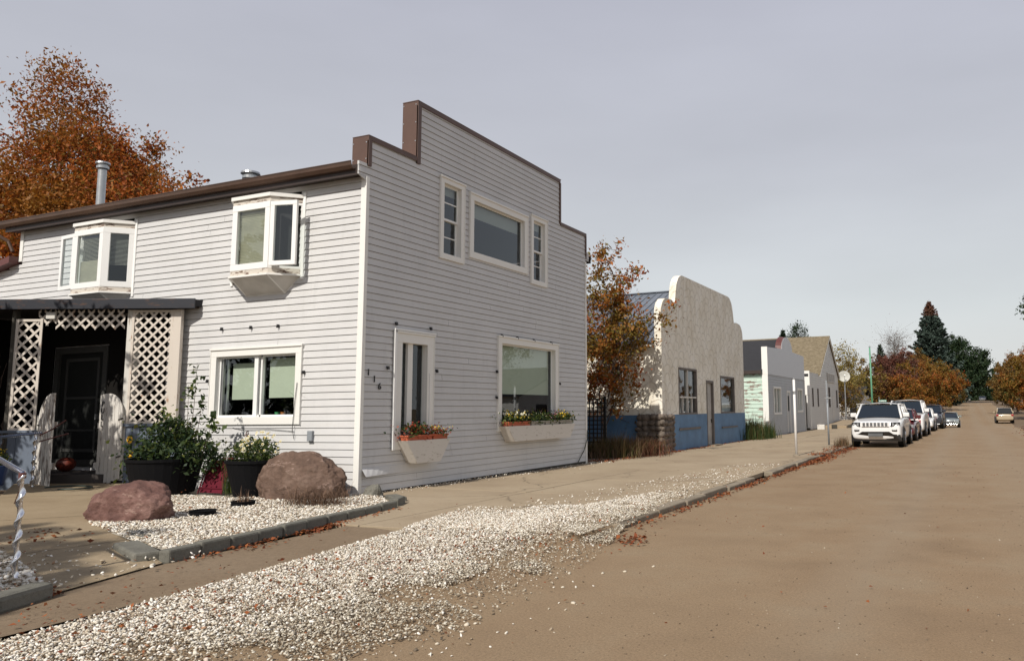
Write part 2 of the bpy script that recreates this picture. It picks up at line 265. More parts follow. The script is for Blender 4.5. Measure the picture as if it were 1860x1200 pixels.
# ------------------------------------------------------------------ helpers
WL = {}
def tag(o, label=None, cat=None, group=None, kind=None):
    if label: o['label'] = label
    if cat: o['category'] = cat
    if group: o['group'] = group
    if kind: o['kind'] = kind
    return o
def thing(name, label, cat, loc=(0, 0, 0), rz=0, group=None):
    o = bpy.data.objects.new(name, None); C.objects.link(o); o.location = loc; o.rotation_euler = (0, 0, rz)
    o.empty_display_size = .2; WL[o.name] = Vector(loc); return tag(o, label, cat, group)
def obj(name, mesh, parent=None, **t):
    o = bpy.data.objects.new(name, mesh); C.objects.link(o)
    if parent: o.parent = parent; WL[o.name] = WL[parent.name]
    return tag(o, **t)
class MB:
    """collects faces; local=True keeps coordinates, else they are world and get the parent's place subtracted"""
    def __init__(s): s.v = []; s.f = []; s.mi = []; s.cur = 0
    def poly(s, pts):
        n = len(s.v); s.v += [tuple(p) for p in pts]; s.f.append(tuple(range(n, n+len(pts)))); s.mi.append(s.cur)
    def box8(s, p):
        n = len(s.v); s.v += [tuple(q) for q in p]
        for q in ((0, 1, 3, 2), (4, 6, 7, 5), (0, 4, 5, 1), (2, 3, 7, 6), (0, 2, 6, 4), (1, 5, 7, 3)): s.f.append(tuple(n+i for i in q)); s.mi.append(s.cur)
    def box(s, x0, x1, y0, y1, z0, z1, fn=None):
        p = [(x, y, z) for x in (x0, x1) for y in (y0, y1) for z in (z0, z1)]
        s.box8([fn(*q) for q in p] if fn else p)
    def prism(s, outline, o0, o1, fn):
        """outline (a,z) polygon extruded from o0 to o1 through fn(a,o,z)"""
        n = len(s.v); k = len(outline)
        for o in (o0, o1): s.v += [tuple(fn(a, o, z)) for a, z in outline]
        s.f.append(tuple(range(n, n+k))); s.f.append(tuple(range(n+2*k-1, n+k-1, -1))); s.mi += [s.cur]*2
        for i in range(k): j = (i+1) % k; s.f.append((n+i, n+j, n+k+j, n+k+i)); s.mi.append(s.cur)
    def tube(s, pts, rad, seg=8, caps=True):
        pts = [Vector(p) for p in pts]; m = len(pts); rad = rad if hasattr(rad, '__len__') else [rad]*m
        n0 = len(s.v); prev = None
        for i, p in enumerate(pts):
            d = (pts[min(i+1, m-1)]-pts[max(i-1, 0)])
            if d.length < 1e-9: d = Vector((0, 0, 1))
            d.normalize()
            if prev is None:
                up = Vector((0, 0, 1)) if abs(d.z) < .9 else Vector((1, 0, 0)); x = d.cross(up).normalized()
            else:
                x = prev-d*prev.dot(d); x.normalize()
            prev = x; y = d.cross(x)
            for k in range(seg):
                a = 2*PI*k/seg; s.v.append(tuple(p+(x*math.cos(a)+y*math.sin(a))*rad[i]))
        for i in range(m-1):
            for k in range(seg):
                a = n0+i*seg+k; b = n0+i*seg+(k+1) % seg; s.f.append((a, b, b+seg, a+seg)); s.mi.append(s.cur)
        if caps:
            s.f.append(tuple(range(n0+seg-1, n0-1, -1))); s.f.append(tuple(n0+(m-1)*seg+k for k in range(seg))); s.mi += [s.cur]*2
    def lathe(s, prof, c, seg=24, axis='z'):
        n0 = len(s.v); m = len(prof)
        for r, h in prof:
            for k in range(seg):
                a = 2*PI*k/seg; u, v = r*math.cos(a), r*math.sin(a)
                q = (u, v, h) if axis == 'z' else ((h, u, v) if axis == 'x' else (u, h, v))
                s.v.append((c[0]+q[0], c[1]+q[1], c[2]+q[2]))
        for i in range(m-1):
            for k in range(seg):
                a = n0+i*seg+k; b = n0+i*seg+(k+1) % seg; s.f.append((a, b, b+seg, a+seg)); s.mi.append(s.cur)
    def mesh(s, name, mats, off=(0, 0, 0), smooth=False, fix=True):
        me = bpy.data.meshes.new(name); o = Vector(off)
        me.from_pydata([tuple(Vector(p)-o) for p in s.v], [], s.f)
        for mm in (mats if isinstance(mats, (list, tuple)) else [mats]): me.materials.append(MATS[mm])
        me.polygons.foreach_set('material_index', s.mi)
        if smooth: me.polygons.foreach_set('use_smooth', [True]*len(s.f))
        if fix:
            b = bmesh.new(); b.from_mesh(me); bmesh.ops.recalc_face_normals(b, faces=b.faces); b.to_mesh(me); b.free()
        me.update(); return me
    def build(s, name, mats, parent=None, smooth=False, local=False, fix=True, bevel=0, **t):
        off = (0, 0, 0) if (local or not parent) else WL[parent.name]
        o = obj(name, s.mesh(name, mats, off, smooth, fix), parent, **t)
        if bevel:
            b = o.modifiers.new('bevel', 'BEVEL'); b.width = bevel; b.segments = 2; b.limit_method = 'ANGLE'
        return o

def each(mb, name, mats, parent=None, **k):
    """one object per connected piece"""
    par = list(range(len(mb.v)))
    def fd(a):
        while par[a] != a: par[a] = par[par[a]]; a = par[a]
        return a
    for f in mb.f:
        for q in f[1:]: par[fd(q)] = fd(f[0])
    groups = {}
    for f in mb.f: groups.setdefault(fd(f[0]), []).append(f)
    outs = []
    for fs in groups.values():
        q = MB(); idx = {}
        for f in fs:
            for v in f:
                if v not in idx: idx[v] = len(q.v); q.v.append(mb.v[v])
            q.f.append(tuple(idx[v] for v in f)); q.mi.append(0)
        outs.append(q.build(name, mats, parent, **k))
    return outs

def np_mesh(name, V, F, mat, smooth=False, off=(0, 0, 0)):
    """V (n,3), F (m,k) arrays"""
    me = bpy.data.meshes.new(name); V = (np.asarray(V, dtype=np.float32)-np.array(off, dtype=np.float32)); F = np.asarray(F, dtype=np.int32); m, k = F.shape
    me.vertices.add(len(V)); me.vertices.foreach_set('co', V.ravel()); me.loops.add(m*k); me.loops.foreach_set('vertex_index', F.ravel())
    me.polygons.add(m); me.polygons.foreach_set('loop_start', np.arange(0, m*k, k, dtype=np.int32)); me.polygons.foreach_set('loop_total', np.full(m, k, dtype=np.int32))
    if smooth: me.polygons.foreach_set('use_smooth', np.ones(m, dtype=bool))
    me.materials.append(MATS[mat]); me.update(calc_edges=True); me.validate(); return me

def leaves(P, size, aspect=.5, flat=0., jitter=.35, fold=.15):
    """rhombic leaves at points P -> V,F ; flat=1 lays them down"""
    n = len(P); d = rng.normal(size=(n, 3)); d[:, 2] *= (1-flat*.93); d /= np.linalg.norm(d, axis=1)[:, None]
    nr = rng.normal(size=(n, 3)); nr[:, :2] *= (1-flat*.75); nr[:, 2] += flat*1.5
    s = np.cross(d, nr); s /= np.linalg.norm(s, axis=1)[:, None]; u = np.cross(s, d)
    L = (size*(1+jitter*rng.normal(size=n))).clip(size*.4, size*2)[:, None]
    a = P-d*L*.5; b = P+s*L*aspect*.5+u*L*fold; c = P+d*L*.5; e2 = P-s*L*aspect*.5+u*L*fold
    V = np.stack([a, b, c, e2], 1).reshape(-1, 3); F = np.arange(n*4).reshape(n, 4); return V, F

ICO = bmesh.new(); bmesh.ops.create_icosphere(ICO, subdivisions=1, radius=1); ICV = np.array([v.co[:] for v in ICO.verts]); ICF = np.array([[v.index for v in f.verts] for f in ICO.faces]); ICO.free()
def rotmats(n, tilt=.6):
    a = rng.uniform(0, 2*PI, n); b = rng.normal(0, tilt, n); c = rng.normal(0, tilt, n)
    ca, sa, cb, sb, cc, sc = np.cos(a), np.sin(a), np.cos(b), np.sin(b), np.cos(c), np.sin(c); z = np.zeros(n); o = np.ones(n)
    Rz = np.stack([ca, -sa, z, sa, ca, z, z, z, o], 1).reshape(n, 3, 3); Rx = np.stack([o, z, z, z, cb, -sb, z, sb, cb], 1).reshape(n, 3, 3); Ry = np.stack([cc, z, sc, z, o, z, -sc, z, cc], 1).reshape(n, 3, 3)
    return Rz @ Rx @ Ry
def stones(P, size, jit=.35, tilt=.45, flat=.42):
    n = len(P); V = ICV[None]*(1+.30*rng.normal(size=(n, len(ICV), 1))).clip(.5, 1.5)
    sc = (size*(1+jit*rng.normal(size=(n, 1, 1)))).clip(size*.35, size*2.2)*np.stack([rng.uniform(.8, 1.3, n), rng.uniform(.6, .95, n), rng.uniform(flat*.7, flat*1.3, n)], 1)[:, None, :]
    V = (V*sc) @ rotmats(n, tilt).transpose(0, 2, 1)+P[:, None, :]
    F = ICF[None]+(np.arange(n)*len(ICV))[:, None, None]; return V.reshape(-1, 3), F.reshape(-1, 3)
def in_poly(x, y, poly):
    ins = np.zeros(len(x), bool); n = len(poly)
    for i in range(n):
        x0, y0 = poly[i]; x1, y1 = poly[(i+1) % n]
        c = ((y0 > y) != (y1 > y)) & (x < (x1-x0)*(y-y0)/((y1-y0) if y1 != y0 else 1e-9)+x0); ins ^= c
    return ins
def scatter(poly, n):
    p = np.array(poly); lo, hi = p.min(0), p.max(0); out = np.zeros((0, 2))
    while len(out) < n:
        q = rng.uniform(lo, hi, (n*2, 2)); out = np.vstack([out, q[in_poly(q[:, 0], q[:, 1], poly)]])
    return out[:n]

# ------------------------------------------------------------------ ground
ZP = [(-400, 0), (60, 0), (80, -.42), (98, -.46), (130, .15), (180, 1.6), (250, 3.05), (300, 3.3), (420, 2), (900, 0)]
def zr(y):
    for (a, za), (b, zb) in zip(ZP, ZP[1:]):
        if y <= b: t = max(0, (y-a)/(b-a)); t = t*t*(3-2*t) if 60 <= a < 300 else t; return za+(zb-za)*t
    return 0
def strip_sheet(name, xl, xr, ys, dz, mat, nx=1, **t):
    V = []; F = []
    for y in ys:
        a, b = xl(y), xr(y)
        for i in range(nx+1): V.append((a+(b-a)*i/nx, y, zr(y)+dz))
    for j in range(len(ys)-1):
        for i in range(nx): k = j*(nx+1)+i; F.append((k, k+1, k+nx+2, k+nx+1))
    return obj(name, np_mesh(name, V, F, mat), None, **t)
YS = list(range(-60, 60, 10))+list(range(60, 330, 5))+list(range(330, 700, 30))
strip_sheet('ground', lambda y: -700, lambda y: 700, [-700, -300]+YS+[900], -.06, 'dirt', kind='structure')
def lx(y): return -4.25 if y < 110 else (-4.25+(y-110)*.02 if y < 250 else -1.45)
def rx(y):
    if y < 20: return 6.0
    if y < 45: return 6-(y-20)*.1
    if y < 62: return 3.5
    if y < 100: return 3.5+(y-62)*.035
    return 4.8+(min(y, 250)-100)*.011
strip_sheet('road', lx, rx, [-60, -30, -10]+list(range(0, 60, 4))+list(range(60, 330, 5))+[360, 400], 0, 'road', kind='structure')
strip_sheet('cross_street', lambda y: -120, lambda y: 120, [70, 74, 78], -.004, 'road', kind='structure')
strip_sheet('grass_verge', lambda y: rx(y)+.05, lambda y: rx(y)+14, [-20, 0, 20, 40, 50, 60, 69], .02, 'dirt', kind='structure')

def flat(name, poly, z, mat, parent=None, **t):
    mb = MB(); mb.poly([(*p, z if not callable(z) else z(*p)) for p in poly]); o = mb.build(name, mat, parent, **t)
    b = bmesh.new(); b.from_mesh(o.data); bmesh.ops.triangulate(b, faces=b.faces); b.normal_update(); b.faces.ensure_lookup_table()
    if b.faces[0].normal.z < 0: bmesh.ops.reverse_faces(b, faces=b.faces)
    b.to_mesh(o.data); b.free(); return o
# pavement slabs with joints
SW = .075
mb = MB()
yj = [8.35, 12.7, 15.4, 18.2, 21.1, 24.2, 27.4, 30.6, 33.8, 37, 40.2, 43.5, 46.8, 50, 53.3, 56.6, 60, 63.4, 66.8]
def swz(x, y): return SW+(.05*max(0, min(1, (16-y)/5)) if x < -8 else .0)
for a, b in zip(yj, yj[1:]):
    xs = [-10.6, -7.55, -4.45] if a < 60 else [-9.7, -7, -4.45]
    for x0, x1 in zip(xs, xs[1:]):
        g = .009; w = random.uniform(-.004, .004)
        pts = [(x0+g, a+g), (x1-g, a+g), (x1-g, b-g), (x0+g, b-g)]
        mb.box8([(x, y, zz) for x in (x0+g, x1-g) for y in (a+g, b-g) for zz in (-.02, swz(x, y)+w)])
mb.build('pavement', 'concrete', kind='structure', bevel=.006)
# kerb of worn stones along the street
mb = MB(); y = 9.55
while y < 66:
    L = random.uniform(.8, 1.7); j = random.uniform(-.03, .03); w = random.uniform(-.012, .012)
    if 15.9 < y < 17.3: y += L; continue
    mb.box(-4.44+j, -4.24+j+random.uniform(-.03, .02), y+.012, y+L-.012, -.03, .085+w); y += L
mb.build('kerb', 'kerb', kind='structure', bevel=.02)
# asphalt path with a rounded end
asp = [(-6.2, -2), (-6.2, 3.2), (-6.3, 7.3), (-6.42, 7.85), (-6.6, 8.1), (-6.95, 8.25), (-7.25, 8.33), (-7.75, 8.35), (-7.62, 5.6), (-7.3, 4.3), (-7.0, 3.5), (-7.0, -2)]
flat('path', asp, .055, 'asphalt', kind='structure')
# front walk rising to the gate
def wz(x, y): return .07+max(0, min(1, (-7.5-x)/8.5))*.2
mb = MB()
L0 = [(-7.05, 3.85), (-9.4, 4.9), (-12.2, 6.4), (-14.9, 8.0), (-17.3, 9.55)]; R0 = [(-7.6, 5.62), (-9.2, 6.35), (-11.4, 7.6), (-13.6, 9.3), (-15.2, 10.55)]
for i in range(4):
    q = [L0[i], R0[i], R0[i+1], L0[i+1]]; cx = sum(p[0] for p in q)/4; cy = sum(p[1] for p in q)/4
    q = [(cx+(x-cx)*.993, cy+(y-cy)*.993) for x, y in q]; mb.poly([(x, y, wz(x, y)) for x, y in q])
mb.build('front_walk', 'walk', kind='structure')
flat('yard', [(-7.2, 3.6), (-7.7, 5.7), (-8.35, 10.1), (-9.05, 10.75), (-10.05, 11.2), (-22, 11.2), (-26, 4), (-10, -3), (-7.1, -3)], lambda x, y: .03+max(0, min(1, (-7.5-x)/8.5))*.2-.02, 'dirt', kind='structure')
flat('side_lot', [(-10.0, 20.3), (-10.0, 25.6), (-30, 25.6), (-30, 20.3)], .05, 'dirt', kind='structure')

# white gravel spread beside the road
WG = [(-5.95, -1), (-6.0, 3.2), (-6.2, 5.2), (-6.5, 7.0), (-6.65, 8.05), (-7.2, 10.2), (-7.05, 10.6), (-6.3, 10.75), (-5.6, 11.2), (-5.3, 13), (-5.1, 16.5), (-4.45, 17.5), (-4.3, 11.2), (-4.2, 9.6), (-3.75, 8), (-3.45, 6.3), (-3.35, 5), (-3.2, 3), (-3.0, -1)]
def gz(x, y):
    ramp_ = np.clip((y-6.9)/1.45, 0, 1)*np.clip((-4.0-x)/.5, 0, 1)*.088; return np.maximum(gz0(x, y), ramp_)
def gz0(x, y):
    t = np.clip((-3.3-x)/1.4, 0, 1)*np.clip((11.3-y)/1.5, 0, 1); return .008+.042*t*(3-2*t)*t+.02*np.clip((-5.2-x), 0, 1)
V = []; F = []; gx = np.linspace(-7.3, -2.9, 40); gy = np.linspace(-1, 11.4, 90)
for yy in gy:
    for xx in gx: V.append((xx, yy, float(gz(xx, yy))-.022))
for j in range(89):
    for i in range(39):
        if in_poly(np.array([gx[i]+.06]), np.array([gy[j]+.06]), WG)[0]: k = j*40+i; F.append((k, k+1, k+41, k+40))
obj('gravel_bed_soil', np_mesh('gravel_bed_soil', V, F, 'road', True), None, kind='structure')
pp = scatter(WG, 200000); x, y = pp[:, 0], pp[:, 1]
nzv = np.sin(x*2.3+y*1.1)+np.sin(y*2.9-x*1.7)+np.sin(x*6.1+y*4.7)*.5
den = np.clip((-3.25-x)/1.5, 0, 1)**1.15*np.clip((x+7.6), .0, 1); den = np.where(y > 10.6, np.clip(.75-(y-10.6)*.22, .07, 1)*np.clip((-4.3-x)/.4, 0, 1), den); den = np.where((x > -5.3) & (nzv < .1), den*np.clip((-3.9-x)/2.4, .18, .6), den); den = np.where((y > 8.4) & (x < -6.2), den*np.clip((10.6-y)/2.6, .0, 1)*1.1, den)
keep = rng.uniform(size=len(x)) < den; pp = pp[keep]; x, y = pp[:, 0], pp[:, 1]
z = gz(x, y)+rng.uniform(-.004, .022, len(x))*np.where(y > 11, .3, 1); z = np.where((y > 8.35) & (x < -4.26), np.maximum(z, SW+.008+rng.uniform(0, .012, len(x))+.02*np.clip((10.8-y)/1.5, 0, 1)), z)
white = rng.uniform(size=len(x)) < np.clip((-4.1-x)/1.3, .08, .93)
for msk, mt, nm in ((white, 'white_gravel', 'white_gravel'), (~white, 'dusty_gravel', 'dusty_gravel')):
    Vv, Ff = stones(np.stack([x, y, z], 1)[msk], .0105 if mt[0] == 'w' else .0095)
    obj(nm, np_mesh(nm, Vv, Ff, mt), None, label='spread of white landscaping gravel between path and road' if mt[0] == 'w' else 'dusty beige pebbles mixed along the road edge of the white gravel', cat='gravel', kind='stuff')
# pebbles strayed over road and pavement
a1 = np.stack([rng.normal(-3.3, .2, 70), rng.uniform(2.5, 7.5, 70)], 1); a2 = scatter([(-6.9, 9.8), (-4.5, 11), (-4.5, 21), (-5.6, 21), (-6.3, 15)], 900)
a3 = np.stack([-10+rng.exponential(.18, 420), rng.uniform(11, 21, 420)], 1); a4 = np.stack([-10.2+rng.uniform(-.5, .5, 260), rng.normal(21.6, .5, 260)], 1)
a5 = np.stack([rng.uniform(-2.8, 4, 5200), 2.5+rng.exponential(9, 5200)], 1); a6 = scatter([(-8.6, 4.4), (-7.1, 4.0), (-7.4, 6), (-10.8, 7.3), (-12, 7.0)], 360)
P1 = np.vstack([a1, a2, a3, a4, a6]); z1 = np.where(P1[:, 0] < -4.45, SW+.012, .006); z1 = np.where((P1[:, 0] < -8) & (P1[:, 1] < 16), SW+.05, z1); z1[-360:] = .11
Vv, Ff = stones(np.column_stack([P1, z1]), .013); obj('stray_pebbles', np_mesh('stray_pebbles', Vv, Ff, 'white_gravel'), None, label='loose white pebbles strewn over pavement and road edge', cat='pebbles', kind='stuff')
Vv, Ff = stones(np.column_stack([a5, np.full(len(a5), .001)]), .0055, .5); obj('road_grit', np_mesh('road_grit', Vv, Ff, 'grit'), None, label='fine grit scattered over the brown road', cat='grit', kind='stuff')

# raised bed in front of the side wall
BED = [(-7.8, 5.85), (-8.38, 9.95), (-9.2, 10.75), (-9.95, 11.0), (-15.0, 11.0), (-13.4, 9.35), (-12.2, 8.2), (-10.9, 6.95), (-9.0, 6.25)]
flat('bed_soil', BED, .125, 'gravel_base', kind='structure')
bp = scatter(BED, 34000); bp = bp[~((bp[:, 0] < -11.5) & (bp[:, 1] > 9.9))]
Vv, Ff = stones(np.column_stack([bp, .14+rng.uniform(-.012, .018, len(bp))]), .0145); obj('bed_gravel', np_mesh('bed_gravel', Vv, Ff, 'white_gravel'), None, label='clean white gravel inside the kerbed garden bed', cat='gravel', kind='stuff')
LB = [(-7.25, 4.32), (-8.2, 4.75), (-10.6, 5.6), (-10, 3.6), (-7.6, 2.6), (-6.95, 3.6)]
flat('left_bed_soil', LB, .10, 'gravel_base', kind='structure')
lp = scatter(LB, 6500); Vv, Ff = stones(np.column_stack([lp, .115+rng.uniform(-.01, .02, len(lp))]), .0175); obj('left_bed_gravel', np_mesh('left_bed_gravel', Vv, Ff, 'white_gravel'), None, label='shaded grey-white gravel in the bed at the foot of the twisted post', cat='gravel', kind='stuff')
def rough_block(path, w, h, z, name, mat, label, cat, group=None, n=1, bev=.025):
    """kerb blocks along a polyline, one object each"""
    first = True
    for (x0, y0), (x1, y1) in zip(path, path[1:]):
        L = math.hypot(x1-x0, y1-y0); k = max(1, round(L/n)); ux, uy = (x1-x0)/L, (y1-y0)/L
        for i in range(k):
            s0 = L*i/k+.006; s1 = L*(i+1)/k-.006; hh = h+random.uniform(-.008, .008); jj = random.uniform(-.008, .008)
            cx, cy = x0+ux*(s0+s1)/2, y0+uy*(s0+s1)/2
            mb = MB(); l2 = (s1-s0)/2
            mb.box(-l2, l2, -w/2+jj, w/2+jj, 0, hh)
            o = mb.build(name, mat, bevel=bev); o.location = (cx, cy, z); o.rotation_euler.z = math.atan2(uy, ux)
            tag(o, label, cat, group)
rough_block([(-7.66, 5.66), (-8.34, 10.0)], .14, .15, .04, 'edging_block', 'curb_stone', 'grey concrete block in the long edging row between the white gravel bed and the path', 'edging block', 'edging blocks of the garden bed', .42)
rough_block([(-8.42, 10.08), (-8.62, 10.5)], .16, .15, .05, 'edging_block', 'curb_stone', 'tilted grey edging block closing the far end of the bed by the house corner', 'edging block', 'edging blocks of the garden bed', .6)
rough_block([(-7.82, 5.62), (-8.75, 6.02)], .26, .12, .04, 'paving_block', 'curb_stone', 'wide flat concrete block at the near corner of the garden bed', 'block', None, 1.2)
rough_block([(-8.95, 6.35), (-9.7, 6.72)], .22, .12, .04, 'paving_block', 'curb_stone', 'rounded grey block in front of the left red boulder', 'block', None, 1.2, .05)
rough_block([(-6.95, 3.55), (-7.22, 4.28)], .2, .16, .03, 'paving_block', 'curb_stone', 'thick worn kerb stone at the left edge beside the path', 'block', None, 1.2, .04)
rough_block([(-8.72, 10.62), (-9.2, 10.95)], .22, .12, .05, 'paving_block', 'curb_stone', 'flat broken slab beside the house corner', 'block', None, 1.2)

def rock(name, loc, dims, rz, mat, label, seed, cut=.75, cat='boulder'):
    r = random.Random(seed); b = bmesh.new(); bmesh.ops.create_icosphere(b, subdivisions=6, radius=1)
    dirs = [(Vector((r.gauss(0, 1), r.gauss(0, 1), r.gauss(0, .6))).normalized(), r.uniform(.62, .9)) for _ in range(11)]
    from mathutils import noise as mn
    for v in b.verts:
        p = v.co.copy()
        for d, k in dirs:
            t = p.dot(d)
            if t > k: p -= d*(t-k)*cut
        q = p*2.2+Vector((seed, 0, 0)); p *= 1+.10*mn.noise(q)+.05*mn.noise(q*2.7)-.035*abs(mn.noise(q*4.1))+.02*mn.noise(q*8)+.008*mn.noise(q*21)
        v.co = Vector((p.x*dims[0], p.y*dims[1], p.z*dims[2]))
    me = bpy.data.meshes.new(name); b.to_mesh(me); b.free(); me.materials.append(MATS[mat])
    for p in me.polygons: p.use_smooth = True
    o = obj(name, me); o.location = loc; o.rotation_euler.z = rz; tag(o, label, cat); return o
rock('boulder', (-10.75, 7.5, .2), (.66, .5, .46), math.radians(20), 'rock_red', 'long low pinkish red boulder at the left end of the gravel bed beside the walk', 3)
rock('boulder', (-10.62, 10.3, .3), (.95, .55, .62), math.radians(4), 'rock_brown', 'big brown humped boulder against the side wall by the house corner', 23, .42)
rock('stone', (-9.62, 11.0, .15), (.2, .16, .2), .3, 'curb_stone', 'small grey stone tucked under the loose siding at the house corner', 5, cat='stone')

# ------------------------------------------------------------------ foliage makers
def limb(mb, a, b, r0, r1, wob=.12, seg=6, n=5):
    a, b = Vector(a), Vector(b); L = (b-a).length; pts = []; rr = []
    off = Vector((random.gauss(0, 1), random.gauss(0, 1), random.gauss(0, .4)))*wob*L
    for i in range(n+1):
        t = i/n; p = a.lerp(b, t)+off*math.sin(PI*t)+Vector((0, 0, -.12*L*math.sin(PI*t) if b.z > a.z else 0))*.6
        p += Vector((random.gauss(0, 1), random.gauss(0, 1), random.gauss(0, 1)))*L*.012*(0 < i < n); pts.append(p); rr.append(r0+(r1-r0)*t)
    mb.tube(pts, rr, seg, False); return pts
def tree(name, label, loc, H, blobs, leaf, nleaf, lsize, tr=.2, nl=14, bark='bark', group=None, cat='tree', spread=.45, twigs=6, fork=.25, lean=(0, 0), hang=0, core=0):
    """blobs: (x,y,z,rx,ry,rz) relative to the foot"""
    t = thing(name, label, cat, loc, 0, group); mb = MB(); top = Vector((lean[0], lean[1], H*.86))
    tp = limb(mb, (0, 0, -.1), top, tr, tr*.12, .02, 8, 9)
    vol = np.array([b[3]*b[4]*b[5] for b in blobs]); w = vol**.75; w = w/w.sum(); tips = []
    for i in range(nl):
        b = blobs[rng.choice(len(blobs), p=w)]; d = rng.normal(size=3); d /= np.linalg.norm(d); k = rng.uniform(.55, .97)
        e2 = Vector((b[0]+b[3]*d[0]*k, b[1]+b[4]*d[1]*k, b[2]+b[5]*d[2]*k)); hz = max(fork*H, min(e2.z-.25*abs(e2.x)-.1*H, H*.8)); f = min(max(hz/(H*.86), .05), .98)
        j = min(int(f*9), 8); s = tp[j].lerp(tp[j+1], f*9-j); r0 = tr*(1-f)*.6+.01
        lp = limb(mb, s, e2, r0, .012, .1, 5, 5)
        for q in range(twigs):
            s2 = lp[random.randint(2, 5)]; e3 = s2+Vector((random.gauss(0, 1), random.gauss(0, 1), random.gauss(.35, .8)))*spread*H*.13
            limb(mb, s2, e3, .012+tr*.04, .004, .1, 3, 2); tips.append(e3)
        tips.append(e2)
    mb.build('trunk', bark, t, smooth=True, local=True)
    nt_ = int(nleaf*.6); T = np.array([tuple(q) for q in tips]); idx = rng.integers(0, len(T), nt_); sg = spread*H*.055
    P = T[idx]+rng.normal(size=(nt_, 3))*sg*rng.uniform(.4, 1.3, (nt_, 1))
    nb = nleaf-nt_; bi = rng.choice(len(blobs), nb, p=w); B = np.array([b[:6] for b in blobs])[bi]; d = rng.normal(size=(nb, 3)); d /= np.linalg.norm(d, axis=1)[:, None]
    # clumps inside the volume
    nc = max(20, nb//45); ci = rng.choice(nb, nc, replace=False); cen = B[ci, :3]+B[ci, 3:]*d[ci]*(rng.uniform(.2, 1, (nc, 1))**.45)
    k2 = rng.integers(0, nc, nb); P2 = cen[k2]+rng.normal(size=(nb, 3))*sg*.8; P = np.vstack([P, P2])
    P = P[P[:, 2] > .3]
    if hang: P[:, 2] -= rng.exponential(hang, len(P))
    Vv, Ff = leaves(P, lsize); obj('crown', np_mesh('crown', Vv, Ff, leaf), t); return t
def conifer(name, label, loc, H, R, mat, tr=.25, dens=1., group=None, droop=.25, upper=None, cat='tree', power=.8):
    t = thing(name, label, cat, loc, 0, group); mb = MB(); mb.tube([(0, 0, -.2), (0, 0, H*.5), (0, 0, H)], [tr, tr*.6, .02], 7, False)
    P = []; D = []; z = H*.07
    while z < H*.985:
        f = 1-z/H; Lr = R*(f**power)*1.02+.05; nb = int(7+5*f)
        a0 = random.uniform(0, 6.28)
        for k in range(nb):
            a = a0+2*PI*k/nb+random.gauss(0, .2); L = Lr*random.uniform(.72, 1.12); dz = -droop*L*random.uniform(.5, 1.2); up = L*.16
            pts = []
            for i in range(7):
                u = i/6; pts.append(Vector((math.cos(a)*L*u, math.sin(a)*L*u, z+dz*math.sin(u*PI*.62)+up*u*u*u*1.4)))
            mb.tube(pts[::2], [.035*f+.01, .02, .01, .004][:len(pts[::2])], 3, False)
            m2 = int(max(8, L*34*dens)); u = rng.uniform(.12, 1, m2)**.8; ar = np.array([tuple(q) for q in pts]); i0 = (u*6).astype(int).clip(0, 5); fr = (u*6-i0)[:, None]
            q = ar[i0]*(1-fr)+ar[i0+1]*fr; wd = .26*L*(1-u*.75)[:, None]*.55; side = np.array([-math.sin(a), math.cos(a), 0])
            q = q+side*rng.uniform(-1, 1, (m2, 1))*wd+np.array([0, 0, -1])*np.abs(rng.normal(size=(m2, 1)))*.06*H/15*1.2; P.append(q)
        z += H*.028*(.6+.8*f)
    P = np.vstack(P); mb.build('trunk', 'bark', t, local=True)
    if upper:
        up_ = P[:, 2] > H*.84; Vv, Ff = leaves(P[up_], H*.021, .3, .3); obj('rust_top', np_mesh('rust_top', Vv, Ff, upper), t, label='rust brown top needles'); P = P[~up_]  # needles near the tip take the rust brown colour
    Vv, Ff = leaves(P, H*.027, .32, .35); obj('crown', np_mesh('crown', Vv, Ff, mat), t); return t
def blades(mb_pts, h, w, lean=.4):
    n = len(mb_pts); a = rng.uniform(0, 2*PI, n); H = (h*(1+.35*rng.normal(size=n))).clip(h*.3, h*2); ln = rng.normal(0, lean, n)*H; d = np.stack([np.cos(a), np.sin(a), 0*a], 1); s = np.stack([-np.sin(a), np.cos(a), 0*a], 1)*w
    b = mb_pts; up = np.array([0, 0, 1.]); m1 = b+up*(H*.55)[:, None]+d*(ln*.3)[:, None]; tp = b+up*H[:, None]*.95+d*ln[:, None]
    V = np.stack([b-s, b+s, m1+s*.7, m1-s*.7, tp+s*.12, tp-s*.12], 1).reshape(-1, 3); k = np.arange(n)*6
    F = np.concatenate([np.stack([k, k+1, k+2, k+3], 1), np.stack([k+3, k+2, k+4, k+5], 1)]); return V, F

